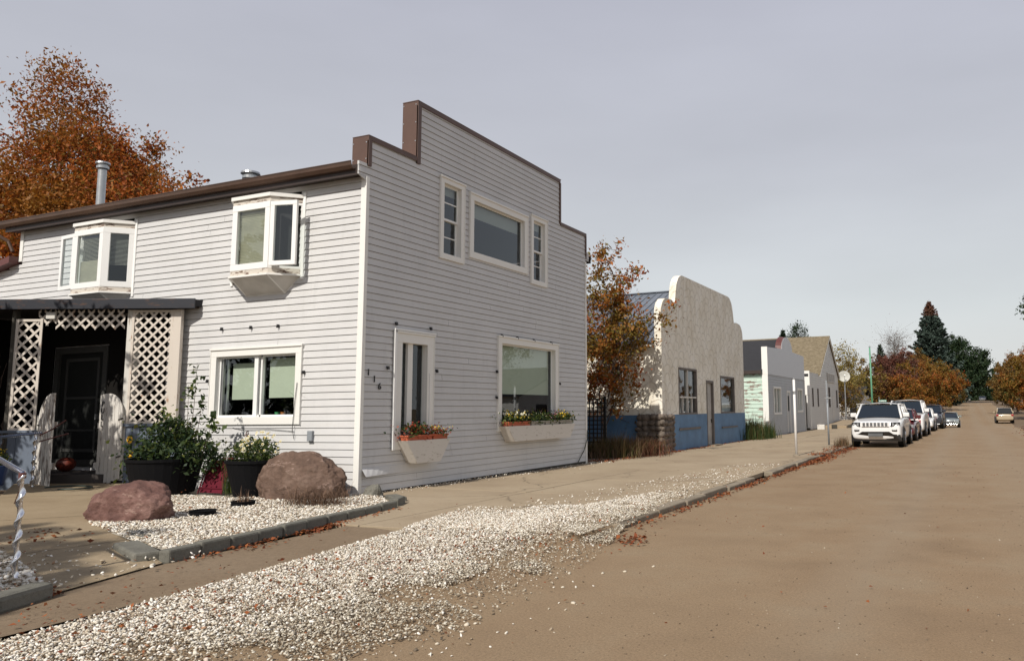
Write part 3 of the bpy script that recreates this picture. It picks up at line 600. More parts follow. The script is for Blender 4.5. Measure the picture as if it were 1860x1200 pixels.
# ------------------------------------------------------------------ corner house
XF, YC = -10.05, 11.083
fF = lambda a, o, z: (XF+o, a, z)                   # street facade: a = y
fS = lambda a, o, z: (a, YC-o, z)                   # side wall: a = x
PITCHW = .1305
def siding(mb, fn, a0, a1, z0, z1, holes=(), pitch=PITCHW, lap=.017, base=.0, zo=0.0, skew=None):
    """lap siding strips with real steps; holes = (a0,a1,z0,z1)"""
    k = math.floor((z0-zo)/pitch)
    while zo+k*pitch < z1-1e-6:
        c = zo+k*pitch; b0 = max(c, z0); b1 = min(c+pitch, z1); k += 1
        if b1-b0 < .002: continue
        cuts = sorted({b0, b1, *[h[i] for h in holes for i in (2, 3) if b0 < h[i] < b1]})
        of = lambda z: base+lap*(1-(z-c)/pitch) if z < c+pitch-.0075 else base-.022
        if c+pitch-.008 > b0 and c+pitch-.008 < b1: cuts = sorted({*cuts, c+pitch-.008})
        for u, v in zip(cuts, cuts[1:]):
            mid = (u+v)/2; segs = [(a0, a1)]
            for h in holes:
                if h[2] < mid < h[3]:
                    ns = []
                    for s, e2 in segs:
                        if h[1] <= s or h[0] >= e2: ns.append((s, e2)); continue
                        if h[0] > s: ns.append((s, h[0]))
                        if h[1] < e2: ns.append((h[1], e2))
                    segs = ns
            for s, e2 in segs:
                n = max(1, int((e2-s)/1.2)); st = (e2-s)/n; brk = random.Random(int(c*977+a0*13)).uniform(.15, .85)*(a1-a0)+a0
                pl = sorted({s+i*st for i in range(n+1)} | ({brk, brk+.0035} if s+.2 < brk < e2-.2 else set()))
                for p, q in zip(pl, pl[1:]):
                    if abs(q-p-.0035) < 1e-5: continue
                    ou, ov = (of(u), of(u)) if u >= c+pitch-.0081 else (of(u), base+lap*(1-(v-c)/pitch)); ou = base-.022 if u >= c+pitch-.0081 else ou; ov = ou if u >= c+pitch-.0081 else ov
                    mb.poly([fn(p, ou, u), fn(q, ou, u), fn(q, ov, v), fn(p, ov, v)])
                    if abs(u-c) < 1e-6: mb.poly([fn(p, base-.022, u), fn(q, base-.022, u), fn(q, of(u), u), fn(p, of(u), u)])
                    if abs(u-(c+pitch-.008)) < 1e-6: mb.poly([fn(p, base-.022, u), fn(q, base-.022, u), fn(q, base+lap*.1, u), fn(p, base+lap*.1, u)])
                for w in (s, e2): mb.poly([fn(w, base-.03, u), fn(w, of(u), u), fn(w, of(v), v), fn(w, base-.03, v)])
def ring(mb, fn, a0, a1, z0, z1, w, o0, o1, wb=None, wt=None):
    wb = wb or w; wt = wt or w
    mb.box(a0, a1, o0, o1, z0, z0+wb, fn); mb.box(a0, a1, o0, o1, z1-wt, z1, fn)
    mb.box(a0, a0+w, o0, o1-.002, z0+wb, z1-wt, fn); mb.box(a1-w, a1, o0, o1-.002, z0+wb, z1-wt, fn)
def pane(fn, a0, a1, z0, z1, o, parent, mat='glass'):
    m = MB(); m.poly([fn(a0, o, z0), fn(a1, o, z0), fn(a1, o, z1), fn(a0, o, z1)]); return m.build('pane', mat, parent)
def sheet(fn, a0, a1, z0, z1, o, name, mat, parent, th=.008):
    m = MB(); m.box(a0, a1, o-th, o, z0, z1, fn); return m.build(name, mat, parent)

H1 = thing('corner_house', 'two storey pale grey lap sided house with brown stepped false front and white trimmed windows', 'house', (-15.3, 15.6, .05))
FW = dict(uw1=(13.28, 14.14, 4.80, 6.58), pic=(14.36, 16.88, 5.0, 6.49), uw2=(17.06, 17.89, 4.80, 6.60), nar=(11.95, 13.13, .86, 3.12), big=(15.56, 18.5, 1.1, 3.33))
holesF = list(FW.values())
mb = MB()
siding(mb, fF, YC+.02, 20.22, .135, 5.95, holesF)
siding(mb, fF, 10.86, 20.45, 5.95, 6.20, holesF)
siding(mb, fF, YC+.02, 20.22, 6.20, 6.66, holesF)
siding(mb, fF, 12.5, 18.66, 6.66, 7.86, holesF)
mb.prism([(10.86, 5.95), (YC+.02, 5.95), (YC+.02, 5.86)], -.02, .003, fF)
# prised-up course at the corner foot
mb.build('wall', 'siding', H1, fix=False)
mb = MB(); n = 14
for i in range(n):
    u0, u1 = i/n, (i+1)/n; f = lambda u: .11*max(0, 1-u*1.5)**2
    A0, A1 = YC+.05+u0*2.2, YC+.05+u1*2.2
    mb.poly([fF(A0, .02+f(u0), .43), fF(A1, .02+f(u1), .43), fF(A1, .018, .575), fF(A0, .018, .575)])
mb.build('loose_siding', 'siding', H1, fix=False, label='siding board sprung loose at the corner foot')
SWIN = (-13.87, -11.46, 1.37, 2.86); SDOOR = (-18.85, -17.05, .5, 3.1)
BAYX = ((-17.83, -16.85), (-12.98, -12.0)); BAYZ = (4.32, 5.62)
holesS = [SWIN, SDOOR]+[(a-.35, b+.35, BAYZ[0]+.05, BAYZ[1]+.25) for a, b in BAYX]
mb = MB(); siding(mb, fS, -20.42, XF-.06, .1, 5.98, holesS)
siding(mb, fS, -27, -20.42, .1, 3.9, [], zo=0)
for i in range(12):
    zz0 = 3.9+i*PITCHW; xl = -20.42-(5.17-zz0)/.2
    if zz0 < 5.15: siding(mb, fS, max(-27, xl), -20.42, zz0, min(zz0+PITCHW, 5.17), [], zo=0)
mb.build('wall', 'siding', H1, fix=False)
mb = MB()   # hidden walls, floors
mb.box(-27, -10.4, 20.1, 20.2, 0, 6.0); mb.box(-27, -26.9, YC+.1, 20.1, 0, 4.0); mb.box(-20.46, -20.36, YC+.1, 20.1, 0, 6.0); mb.box(-20.3, -10.5, YC+.15, 20.0, 3.55, 3.8)
mb.box(-26.8, -10.5, YC+.15, 20.0, .2, .3)
mb.build('rear_wall', 'interior', H1)
# trims
mb = MB()
mb.box(XF-.10, XF+.028, YC-.030, YC+.055, .13, 5.95)
mb.build('corner_post', 'trim', H1, bevel=.004)
mb = MB(); mb.box(XF-.01, XF+.03, 20.18, 20.25, .05, 5.9); mb.build('corner_post', 'trim', H1)
mb = MB(); mb.box(-20.52, -20.40, YC-.03, YC+.04, 5.24, 5.98); mb.build('corner_post', 'trim', H1)
# foundation strip
mb = MB(); mb.box(XF-.05, XF+.008, YC, 20.2, -.05, .133); mb.build('foundation', 'timber_dark', H1)
# brown stepped coping and parapet sides
PT = .36
mb = MB(); yl, ylo, yhi, yr = YC-.01, 12.5, 18.66, 20.26
mb.box(XF-PT, XF+.035, yl, yl+.025, 6.16, 6.74); mb.box(XF-PT-.003, XF+.038, yl-.004, ylo-.024, 6.745, 6.76)
mb.box(XF-.01, XF+.038, yl+.03, ylo-.024, 6.66, 6.744)
mb.box(XF-PT, XF+.035, ylo-.02, ylo+.005, 6.62, 7.94); mb.box(XF-PT-.003, XF+.038, ylo-.026, yhi+.026, 7.945, 7.965); mb.box(XF-.01, XF+.038, ylo+.01, yhi-.01, 7.86, 7.944)
mb.box(XF-PT, XF+.035, yhi-.005, yhi+.02, 6.66, 7.86); mb.box(XF-PT, XF+.038, yhi+.0, yr, 6.66, 6.75); mb.box(XF-PT, XF+.035, yr-.025, yr, 6.0, 6.66)
mb.box(XF+.0, XF+.041, yl+.0, yl+.09, 6.16, 6.66); mb.box(XF, XF+.041, ylo-.02, ylo+.09, 6.62, 7.86); mb.box(XF, XF+.041, yhi-.05, yhi+.02, 6.70, 7.86); mb.box(XF, XF+.041, yr-.06, yr, 6.1, 6.66)
mb.build('coping', 'brown_metal', H1, bevel=.004)
mb = MB()
for zz in (6.3, 6.62):
    for xx in (XF-PT+.03, XF-.02): mb.lathe([(0, -.006), (.013, -.006), (.013, .0)], (xx, yl-.001, zz), 8, 'y')
for zz in (6.75, 7.1, 7.5, 7.88):
    for xx in (XF-PT+.03, XF-.02): mb.lathe([(0, -.006), (.013, -.006), (.013, .0)], (xx, ylo-.021, zz), 8, 'y')
each(mb, 'screw', 'galv', H1)
mb = MB(); mb.box(XF-PT, XF-.03, yl+.03, 13.1, 5.9, 6.65); mb.box(XF-PT, XF-.03, 18.1, 20.2, 5.9, 6.65); mb.box(XF-PT, XF-.03, 13.1, 18.1, 6.62, 6.65); mb.box(XF-PT, XF-.03, ylo+.02, yhi-.02, 6.652, 7.85); mb.build('parapet_back', 'siding', H1)
# roof with soffit, fascia, gutter
rs = .21; ry = 15.66
mb = MB()
for s in (-1, 1):
    ye = ry+s*4.84
    mb.box8([(x, y, z+dz) for x in (-20.75, XF-PT-.003) for y, z in ((ye, 6.12), (ry, 6.12+4.98*rs)) for dz in (0, .06)])
mb.build('roof', 'shingle_black', H1)
mb = MB(); mb.prism([(YC+.1, 5.98), (20.1, 5.98), (ry, 5.98+4.5*rs)], -.06, .0, lambda a, o, z: (-20.40+o, a, z)); mb.build('gable_end', 'siding', H1)
mb = MB(); mb.box(-20.75, XF-.03, 10.875, YC+.05, 5.965, 5.985); mb.box(-20.75, XF-.03, 20.2, 20.62, 5.965, 5.985); each(mb, 'soffit', 'brown_dark', H1)
mb = MB(); mb.box(-20.76, XF-.02, 10.85, 10.875, 5.93, 6.13); mb.box(-20.76, XF-.02, 20.62, 20.65, 5.93, 6.13); each(mb, 'fascia', 'brown_dark', H1)
mb = MB(); gp = [(y_+.135, z_) for y_, z_ in [(10.715, 6.03), (10.64, 6.035), (10.60, 6.09), (10.585, 6.165), (10.60, 6.165), (10.615, 6.10), (10.65, 6.05), (10.705, 6.045)]]
mb.prism(gp, -21.45, XF-.06, lambda a, o, z: (o, a, z)); mb.box(-21.45, XF-.06, 10.713, 10.735, 6.155, 6.17); mb.build('gutter', 'gutter_brown', H1)
mb = MB(); mb.prism([(20.65, 6.03), (20.76, 6.05), (20.77, 6.16), (20.65, 6.15)], -20.8, XF-.06, lambda a, o, z: (o, a, z)); mb.build('gutter', 'gutter_brown', H1)
mb = MB(); mb.tube([(-21.05, 10.79, 6.04), (-21.03, 10.82, 5.9), (-20.85, 10.98, 5.75), (-20.72, 11.02, 5.5)], .04, 6); mb.build('downspout', 'gutter_brown', H1)
mb = MB(); mb.box8([(x, y, z) for x, zz in ((-27.2, 3.86), (-20.53, 5.19)) for y in (10.85, 20.3) for z in (zz, zz+.16)]); mb.build('wing_roof', 'red_brown', H1)
# roof vents
def vent(x, y, z0, z1, r, label):
    t = thing('roof_vent', label, 'vent', (x, y, z0)); mb = MB(); mb.lathe([(r, 0), (r, z1-z0-.16)], (x, y, z0), 20); mb.build('pipe', 'galv', t, smooth=True)
    mb = MB(); h = z1-z0; mb.lathe([(r*1.05, h-.2), (r*1.45, h-.17), (r*1.45, h-.11), (r*1.1, h-.10), (r*1.1, h-.06), (r*1.75, h-.055), (r*1.65, h-.01), (r*.8, h), (0, h)], (x, y, z0), 20); mb.build('cap', 'galv', t)
vent(-19.66, 12.3, 6.4, 7.93, .095, 'tall thin galvanised chimney pipe above the left bay window')
vent(-14.73, 12.5, 6.45, 7.07, .12, 'short round metal vent cap peeping over the gutter')

def framed(fn, key, w, parts, tall=0):
    pass
def window(fn, r, name='window', w=.11, o1=.045, sill=0, **t):
    m = MB(); ring(m, fn, *r, w, -.02, o1); 
    m.box(r[0]-.025, r[1]+.025, .0, o1+.025, r[3]-.02, r[3]+.02, fn); m.box(r[0]-.012, r[0]+.006, 0, o1+.012, r[2]-.004, r[3]-.02, fn); m.box(r[1]-.006, r[1]+.012, 0, o1+.012, r[2]-.004, r[3]-.02, fn)
    # deep returns
    d = -.11; i = (r[0]+w, r[1]-w, r[2]+w, r[3]-w)
    m.box(i[0]-.02, i[0], d, -.021, i[2], i[3], fn); m.box(i[1], i[1]+.02, d, -.021, i[2], i[3], fn); m.box(i[0], i[1], d, -.021, i[2]-.02, i[2], fn); m.box(i[0], i[1], d, -.021, i[3], i[3]+.02, fn)
    return m.build(name, 'trim', H1, bevel=.004, **t), i
def sash(fn, i, o, w, parent, name='sash', mat='window_vinyl'):
    m = MB(); ring(m, fn, *i, w, o-.03, o); return m.build(name, mat, parent)
# upper side windows of the facade (double hung)
for key, kk in (('uw1', 0), ('uw2', 1)):
    wo_, i = window(fF, FW[key], w=.12, label='narrow double hung upper window, its lower half open' if kk == 0 else 'narrow upper window at the right of the picture window'); zm = (i[2]+i[3])/2
    s1 = sash(fF, (i[0], i[1], zm-.02, i[3]), -.05, .045, wo_); s2 = sash(fF, (i[0], i[1], i[2], zm+.02), -.085, .045, wo_)
    pane(fF, i[0]+.04, i[1]-.04, zm+.02, i[3]-.04, -.06, wo_)
    pane(fF, i[0]+.04, i[1]-.04, i[2]+.04, zm-.02, -.1, wo_)
    m = MB(); m.box(i[0]+.04, i[1]-.04, -.075, -.055, (zm+i[3])/2-.02, (zm+i[3])/2+.005, fF); m.box(i[0]+.04, i[1]-.04, -.11, -.09, (zm+i[2])/2-.0, (zm+i[2])/2+.025, fF); each(m, 'rail', 'window_vinyl', wo_)
    sheet(fF, i[0], i[1], i[3]-.2, i[3], -.14, 'blind', 'blind_grey', wo_)
wo_, i = window(fF, FW['pic'], w=.15, label='wide upper picture window with pale blind strip'); pane(fF, *i, -.07, wo_)
sash(fF, i, -.045, .03, wo_); sheet(fF, i[0]+.03, i[1]-.03, i[3]-.33, i[3], -.16, 'blind', 'blind_grey', wo_)
wo_, i = window(fF, FW['big'], w=.16, label='large ground floor window with a pale roller blind behind the flower box'); pane(fF, *i, -.09, wo_); sash(fF, i, -.065, .03, wo_)
sheet(fF, i[0]+.03, i[1]-.03, 1.98, i[3]-.02, -.17, 'blind', 'blind', wo_)
wo_, i = window(fF, FW['nar'], w=.20, label='tall narrow ground floor sidelight window with a central post'); pane(fF, *i, -.09, wo_)
m = MB(); am = i[0]+.25; m.box(am, am+.15, -.088, -.03, i[2], i[3], fF); m.build('post', 'trim', wo_)
sheet(fF, i[0], i[1], i[2], i[3], -.5, 'curtain_or_dark_backing', 'interior', wo_)  # near-black sheet painted as the unlit room behind this glass
m = MB(); m.box(FW['nar'][0]-.05, FW['nar'][0]+.012, .03, .07, .86, 3.14, fF); m.box(FW['nar'][0]-.05, FW['nar'][1]+.02, .0, .078, 3.145, 3.175, fF); m.build('light_strip', 'window_vinyl', wo_)
m = MB(); m.box(FW['nar'][1]-.14, FW['nar'][1]-.125, .045, .06, 1.2, 2.35, fF); m.build('strip', 'window_vinyl', wo_)
# side slider
wo_, i = window(fS, SWIN, w=.15, label='sliding two pane ground floor window of the side wall'); am = (i[0]+i[1])/2-.02
m = MB(); m.box(am-.05, am+.05, -.08, -.02, i[2], i[3], fS); m.box(am+.09, am+.13, -.12, -.05, i[2], i[3], fS); m.build('mullion', 'window_vinyl', wo_)
sash(fS, i, -.05, .035, wo_); m = MB(); m.box(i[0]+.06, i[0]+.10, -.10, -.06, i[2]+.035, i[3]-.035, fS); m.box(i[0]+.17, i[0]+.19, -.13, -.09, i[2]+.035, i[3]-.035, fS); m.build('track', 'galv', wo_)
pane(fS, i[0], am, i[2], i[3], -.07, wo_); pane(fS, am, i[1], i[2], i[3], -.10, wo_)
sheet(fS, i[0]+.2, am, 1.86, i[3]-.13, -.2, 'blind', 'blind', wo_); sheet(fS, am+.17, i[1], 1.88, i[3]-.06, -.2, 'blind', 'blind', wo_)
m = MB(); m.box(i[0], i[1], -.32, -.13, i[2]-.02, i[2]+.01, fS); m.build('sill', 'timber_dark', wo_)
# things on the inside sill
t = thing('window_plant', 'spider plant in a green pot on the sill of the side window', 'plant', (-11.73, YC+.22, 1.53))
mb = MB(); mb.lathe([(.045, 0), (.065, .16), (.055, .16), (.04, .02)], (-11.73, YC+.22, 1.53), 14); mb.build('pot', 'green_pot', t)
Vv, Ff = blades(np.array([[-11.73, YC+.22, 1.66]])+rng.normal(0, .015, (26, 3)), .22, .008, 1.1); obj('foliage', np_mesh('foliage', Vv, Ff, 'leaf_green', off=WL[t.name]), t)
for xx, mt, lb in ((-12.28, 'green_pot', 'small green pot on the inside sill of the side window'), (-12.13, 'porch_orange', 'small orange pot beside the green one inside the side window')):
    mb = MB(); mb.lathe([(.035, 0), (.05, .075), (.04, .075), (.03, .01)], (0, 0, 0), 12); o = mb.build('pot', mt); o.location = (xx, YC+.2, 1.53); tag(o, lb, 'pot')
# bay windows
def bay(x0, x1, opened):
    z0, z1 = BAYZ; p = .42; zt = z1+.15
    b = obj('bay_window', None, H1) if False else None
    m = MB(); q = [(x0-p, YC), (x0, YC-p), (x1, YC-p), (x1+p, YC)]
    def segfn(A, B):
        A = Vector((*A, 0)); B = Vector((*B, 0)); u = (B-A).normalized(); nn = Vector((u.y, -u.x, 0))
        return (lambda a, o, z: tuple(A+u*a+nn*o+Vector((0, 0, z)))), (B-A).length
    fns = [segfn(q[k], q[k+1]) for k in range(3)]
    skip = {0: opened == 'left', 2: opened == 'right'}
    # mother frame: outlines of the panels
    for k, (fn, L) in enumerate(fns):
        if skip.get(k): ring(m, fn, .0, L, z0, z1, .05, -.05, .0)
        else: ring(m, fn, .0, L, z0, z1, .125, -.06, .012)
    m.box(x1+p-.01, x1+p+.06, 0, .03, z0-.2, z1+.2, fS); m.box(x0-p-.06, x0-p+.01, 0, .03, z0-.2, z1+.2, fS)
    bo = m.build('bay_window', 'window_vinyl', H1, bevel=.005, label='three sided bay window with its side casement swung open at the '+opened)
    m = MB()
    def slab(off, za, zb, mb_):
        pts = [(q[0][0]-off, q[0][1]), (q[1][0]-off*.4, q[1][1]-off), (q[2][0]+off*.4, q[2][1]-off), (q[3][0]+off, q[3][1])]
        n = len(mb_.v)
        for z in (za, zb): mb_.v += [(x, y, z) for x, y in pts]
        mb_.f += [(n, n+1, n+2, n+3), (n+7, n+6, n+5, n+4)]+[(n+k, n+(k+1) % 4, n+4+(k+1) % 4, n+4+k) for k in range(4)]; mb_.mi += [mb_.cur]*6
    slab(.005, z0-.10, z0-.001, m); slab(.005, z1+.001, z1+.09, m); each(m, 'worn_ledge', 'worn_ledge', bo)
    m = MB(); slab(.045, z1+.09, z1+.16, m); slab(.04, z0-.135, z0-.10, m); each(m, 'ledge', 'trim', bo)
    m = MB(); bw = [(x0-.02, YC), (x1+.02, YC)]; zb = z0-.43; k = .03
    Pn = [(q[0][0]+k, q[0][1], z0-.13), (q[1][0]+k*.3, q[1][1]+.0, z0-.13), (q[2][0]-k*.3, q[2][1], z0-.13), (q[3][0]-k, q[3][1], z0-.13), (bw[0][0], YC-.01, zb), (bw[1][0], YC-.01, zb)]
    m.poly([Pn[1], Pn[2], Pn[5], Pn[4]]); m.poly([Pn[0], Pn[1], Pn[4]]); m.poly([Pn[2], Pn[3], Pn[5]]); m.build('underside', 'white_wall', bo, fix=False)
    m = MB()
    for a_, b_ in ((1, 4), (2, 5), (4, 5), (0, 4), (3, 5)): m.tube([Pn[a_], Pn[b_]], .014, 4)
    m.build('underside_trim', 'trim', bo)
    for k, (fn, L) in enumerate(fns):
        if not skip.get(k):
            pane(fn, .11, L-.11, z0+.11, z1-.11, -.03, bo)
            if k == 1:
                if opened == 'right': sheet(fn, .1, L-.1, z0+.12, z1-.11, -.10, 'blind', 'slat_blind', bo)
                else: sheet(fn, .1, L-.1, z0+.12, z0+.62, -.10, 'blind', 'slat_blind', bo)
                ms = MB()
                for s in range(34):
                    zz = z0+.14+s*(z1-z0-.3)/34
                    if opened == 'left' and zz < z0+.62: pass
                    ms.box(.12, L-.12, -.09, -.07, zz, zz+.004, fn)
                ms.build('blind_slats', 'slat_blind', bo)
            else: 
                ms = MB()
                for s in range(26): ms.box(.12, L-.12, -.10, -.08, z0+.5+s*.028, z0+.504+s*.028, fn)
                ms.build('blind_slats', 'white_wall', bo)
    # open sash, hinged at the front corner
    A = Vector((x1, YC-p, 0)) if opened == 'right' else Vector((x0, YC-p, 0)); L = p*1.414
    ang = math.radians(14) if opened == 'right' else math.radians(180-8)
    if opened == 'right': u = Vector((math.cos(ang), math.sin(ang), 0)); off = Vector((.05, -.02, 0))
    else: u = Vector((-.995, .10, 0)); off = Vector((-.05, .06, 0)); L = .62
    nn = Vector((u.y, -u.x, 0)); fo = lambda a, o, z: tuple(A+off+u*a+nn*o+Vector((0, 0, z)))
    L2 = L*.92; m = MB(); ring(m, fo, 0, L2, z0+.03, z1-.03, .085, -.03, .03); m.build('casement', 'window_vinyl', bo, bevel=.004); pane(fo, .07, L2-.07, z0+.1, z1-.1, 0, bo)
    if opened == 'right': m = MB(); fn, L = fns[2]; m.box(.05, L-.05, -.14, -.12, z0+.05, z1-.05, fn); m.build('screen', 'interior', bo)
bay(*BAYX[0], 'left'); bay(*BAYX[1], 'right')
# little clips for fairy lights, house numbers, meter box, hose
for k, (a, z) in enumerate([(11.96, 3.28), (13.02, 3.28), (11.75, 2.42), (13.24, 2.42), (15.7, 3.36), (16.4, 3.36), (17.2, 3.36), (18.1, 3.36), (15.5, 2.5), (18.58, 2.3), (15.5, 1.9)]):
    m = MB(); m.box(a-.02, a+.02, .015, .06, z-.02, z+.02, fF); m.box(a-.01, a+.01, .02, .075, z-.045, z-.01, fF); m.build('light_clip', 'number_black', H1)
for a, z in [(-13.62, 3.28), (-12.82, 3.27), (-12.1, 3.26), (-13.95, 2.25), (-11.4, 2.35)]:
    m = MB(); m.box(a-.02, a+.02, .015, .055, z-.02, z+.02, fS); m.box(a-.01, a+.01, .02, .07, z-.045, z-.01, fS); m.build('light_clip', 'number_black', H1)
def text_mesh(name, s, size, mat, M4, parent=None, depth=.008, **t):
    cu = bpy.data.curves.new(name, 'FONT'); cu.body = s; cu.size = size; cu.extrude = depth; cu.align_x = 'CENTER'; cu.align_y = 'CENTER'
    tmp = bpy.data.objects.new(name, cu); C.objects.link(tmp); bpy.context.view_layer.update()
    me = bpy.data.meshes.new_from_object(tmp.evaluated_get(bpy.context.evaluated_depsgraph_get())); bpy.data.objects.remove(tmp)
    off = WL[parent.name] if parent else Vector()
    me.transform(Matrix.Translation(-off) @ M4); me.materials.clear(); me.materials.append(MATS[mat]); return obj(name, me, parent, **t)
def basis(o, u, v):
    o, u, v = Vector(o), Vector(u).normalized(), Vector(v).normalized(); n = u.cross(v)
    return Matrix(((u.x, v.x, n.x, o.x), (u.y, v.y, n.y, o.y), (u.z, v.z, n.z, o.z), (0, 0, 0, 1)))
for s, a, z in (('1', 11.24, 2.30), ('1', 11.40, 2.18), ('6', 11.545, 2.05)):
    text_mesh('house_number', s, .17, 'number_black', basis(fF(a, .03, z), (0, 1, -.0), (0, 0, 1)), H1)
m = MB(); m.box(-11.23, -11.11, .01, .07, 1.06, 1.25, fS); m.build('meter_box', 'elec_grey', H1, bevel=.008)
m = MB(); m.tube([fF(20.23, .045, 1.0), fF(20.2, .05, .75), fF(20.0, .05, .45), fF(19.75, .05, .25), fF(19.6, .06, .14)], .012, 6); m.build('cable', 'hose', H1)
m = MB(); m.tube([fS(-11.53, .06, 2.15), fS(-11.57, .065, 1.75), fS(-11.6, .065, 1.3), fS(-11.58, .04, 1.1)], .006, 5); m.tube([fS(-13.2, .02, 1.31), fS(-12.9, .03, 1.27), fS(-12.2, .03, 1.28), fS(-11.6, .03, 1.24)], .005, 5); m.build('wire', 'number_black', H1)
# entrance door behind the porch
m = MB(); ring(m, fS, *SDOOR, .14, -.05, .04); m.build('door_frame', 'door_frame', H1)
m = MB(); m.box(SDOOR[0]+.14, SDOOR[1]-.14, -.06, -.02, SDOOR[2]+.14, SDOOR[3]-.14, fS); dr = m.build('door', 'door_dark', H1)
m = MB(); ring(m, fS, SDOOR[0]+.35, SDOOR[1]-.3, .8, 2.85, .07, -.02, .0); m.box(SDOOR[0]+.35, SDOOR[1]-.3, -.02, .0, 1.95, 2.0, fS); m.box(SDOOR[0]+.35, SDOOR[1]-.3, -.02, .0, 1.25, 1.29, fS); m.build('screen_frame', 'door_frame', dr)
m = MB(); m.box(SDOOR[1]-.28, SDOOR[1]-.24, -.02, .05, 1.5, 1.62, fS); m.build('handle', 'galv', dr)

# ------------------------------------------------------------------ porch
PA = Vector((-14.6, 10.87)); PU = Vector((-.9, -.435)).normalized(); PN = Vector((-PU.y, PU.x)); PN = PN if PN.y < 0 else -PN
fP = lambda t, o, z: (PA.x+PU.x*t+PN.x*o, PA.y+PU.y*t+PN.y*o, z)
P = thing('porch', 'dark shaded entrance porch with white lattice panels and a tarred flat roof', 'porch', (-16.5, 10.5, .2))
m = MB(); a, b = fP(-.33, .12, 0), fP(6.2, .12, 0)
for z0, z1 in ((3.76, 3.9),):
    m.box8([p for X, Y in ((a[0], a[1]), (b[0], b[1])) for q in ((X, Y), (X+.05, YC+.3)) for p in ((*q, z0), (*q, z1))])
m.build('roof', 'shingle_black', P)
m = MB(); m.box(-.35, 6.2, .12, .15, 3.71, 3.915, fP); m.build('fascia', 'porch_fascia', P, bevel=.008)
m = MB(); m.box(-.33, .0, -.25, .10, 3.735, 3.755, fP); m.build('soffit', 'brown_dark', P)
m = MB(); m.box(-.02, .14, -.11, .0, 1.1, 3.71, fP); m.build('post', 'lattice_paint', P, bevel=.004)
m = MB(); m.box(.93, 1.05, -.26, -.02, .3, 3.71, fP); m.build('post', 'worn_white', P)
m = MB(); m.box(3.22, 3.30, -.12, .0, .3, 3.71, fP); m.build('post', 'timber_dark', P)
def lattice(mb, fn, a0, a1, z0, z1, pitch, w, o):
    for s, oo in ((1, o), (-1, o+.009)):
        c = (z0-s*a1 if s > 0 else z0+a0)-pitch; ce = (z1-s*a0 if s > 0 else z1+a1)+pitch
        while c < ce:
            pts = []
            for aa in (a0, a1):
                zz = s*aa+c
                if z0 <= zz <= z1: pts.append((aa, zz))
            for zz in (z0, z1):
                aa = (zz-c)/s
                if a0 < aa < a1: pts.append((aa, zz))
            pts.sort()
            if len(pts) >= 2 and pts[-1][0]-pts[0][0] > .03:
                (x0, y0), (x1, y1) = pts[0], pts[-1]; k = w/2*.7071
                mb.prism([(x0+k*s*0-k*.0, y0-w*.7071), (x1, y1-w*.7071), (x1, y1+w*.7071), (x0, y0+w*.7071)], oo, oo+.008, fn)
            c += pitch
m = MB(); lattice(m, fP, .14, .93, 1.44, 3.66, .195, .042, -.03); ring(m, fP, .14, .95, 1.41, 3.70, .045, -.02, .0); m.build('lattice_panel', 'lattice_paint', P)
m = MB(); lattice(m, fP, 2.74, 3.2, 1.33, 3.5, .225, .045, -.03); ring(m, fP, 2.70, 3.22, 1.31, 3.53, .05, -.02, .0); m.build('lattice_panel', 'lattice_paint', P, label='narrow left lattice panel')
m = MB(); lattice(m, fP, 1.1, 2.45, 3.33, 3.70, .195, .042, -.03); lattice(m, fP, 2.45, 2.8, 3.42, 3.70, .195, .042, -.03); m.build('lattice_valance', 'lattice_paint', P, label='ragged lattice strip over the entrance')
def boards(mb, fn, a0, a1, z0, z1, w, o0, o1):
    a = a0
    while a < a1-.02: mb.box(a+.004, min(a+w, a1)-.004, o0, o1+random.uniform(-.004, .004), z0, z1, fn); a += w
m = MB(); boards(m, fP, -.02, .98, .05, 1.36, .14, -.06, -.02); m.box(-.03, 1.0, -.07, .02, 1.36, 1.41, fP); m.build('base_boards', 'blue_boards', P)
m = MB(); boards(m, fP, 2.68, 6.0, .0, 1.26, .38, -.06, -.02); m.box(2.66, 6.0, -.07, .03, 1.26, 1.31, fP); m.build('base_boards', 'blue_boards', P)
m = MB(); q = [fP(1.0, -.1, 0), fP(6, -.1, 0)]; m.box8([(x, y, z) for X, Y in (q[0][:2], q[1][:2]) for x, y in ((X, Y), (X, YC-.02)) for z in (.1, .42)]); m.build('deck', 'deck', P)
m = MB(); m.box(-25, -18.9, YC-.05, YC-.02, .3, 3.7); m.box(-17.0, -15.2, YC-.05, YC-.02, .3, 3.7); m.box(-18.9, -17.0, YC-.06, YC-.045, 3.12, 3.7); m.build('shade_panel', 'porch_shade', P)  # near-black panels over the siding stand in for deep porch shade
m = MB(); q1 = fP(5.6, -.1, 0); m.box(q1[0]-.03, q1[0], q1[1], YC-.03, .3, 3.74); m.build('side_wall', 'porch_shade', P)  # porch end panel, also coloured near-black as shade
m = MB(); m.box(2.45, 2.62, .0, .04, 3.53, 3.66, fP); m.build('porch_lamp', 'worn_white', P)
# climbing bare stems behind the left lattice
mb = MB()
for k in range(16):
    s = fP(3.3+random.uniform(0, .9), random.uniform(-.2, .15), .3); p = Vector(s); pts = [p.copy()]
    for j in range(9): p += Vector((random.gauss(0, .06), random.gauss(0, .06), random.uniform(.15, .38))); pts.append(p.copy())
    mb.tube(pts, [.016-.0013*i for i in range(10)], 4, False)
o = mb.build('bare_vine', 'bark', smooth=True); tag(o, 'tangled bare reddish vine stems at the far left of the porch', 'vine')
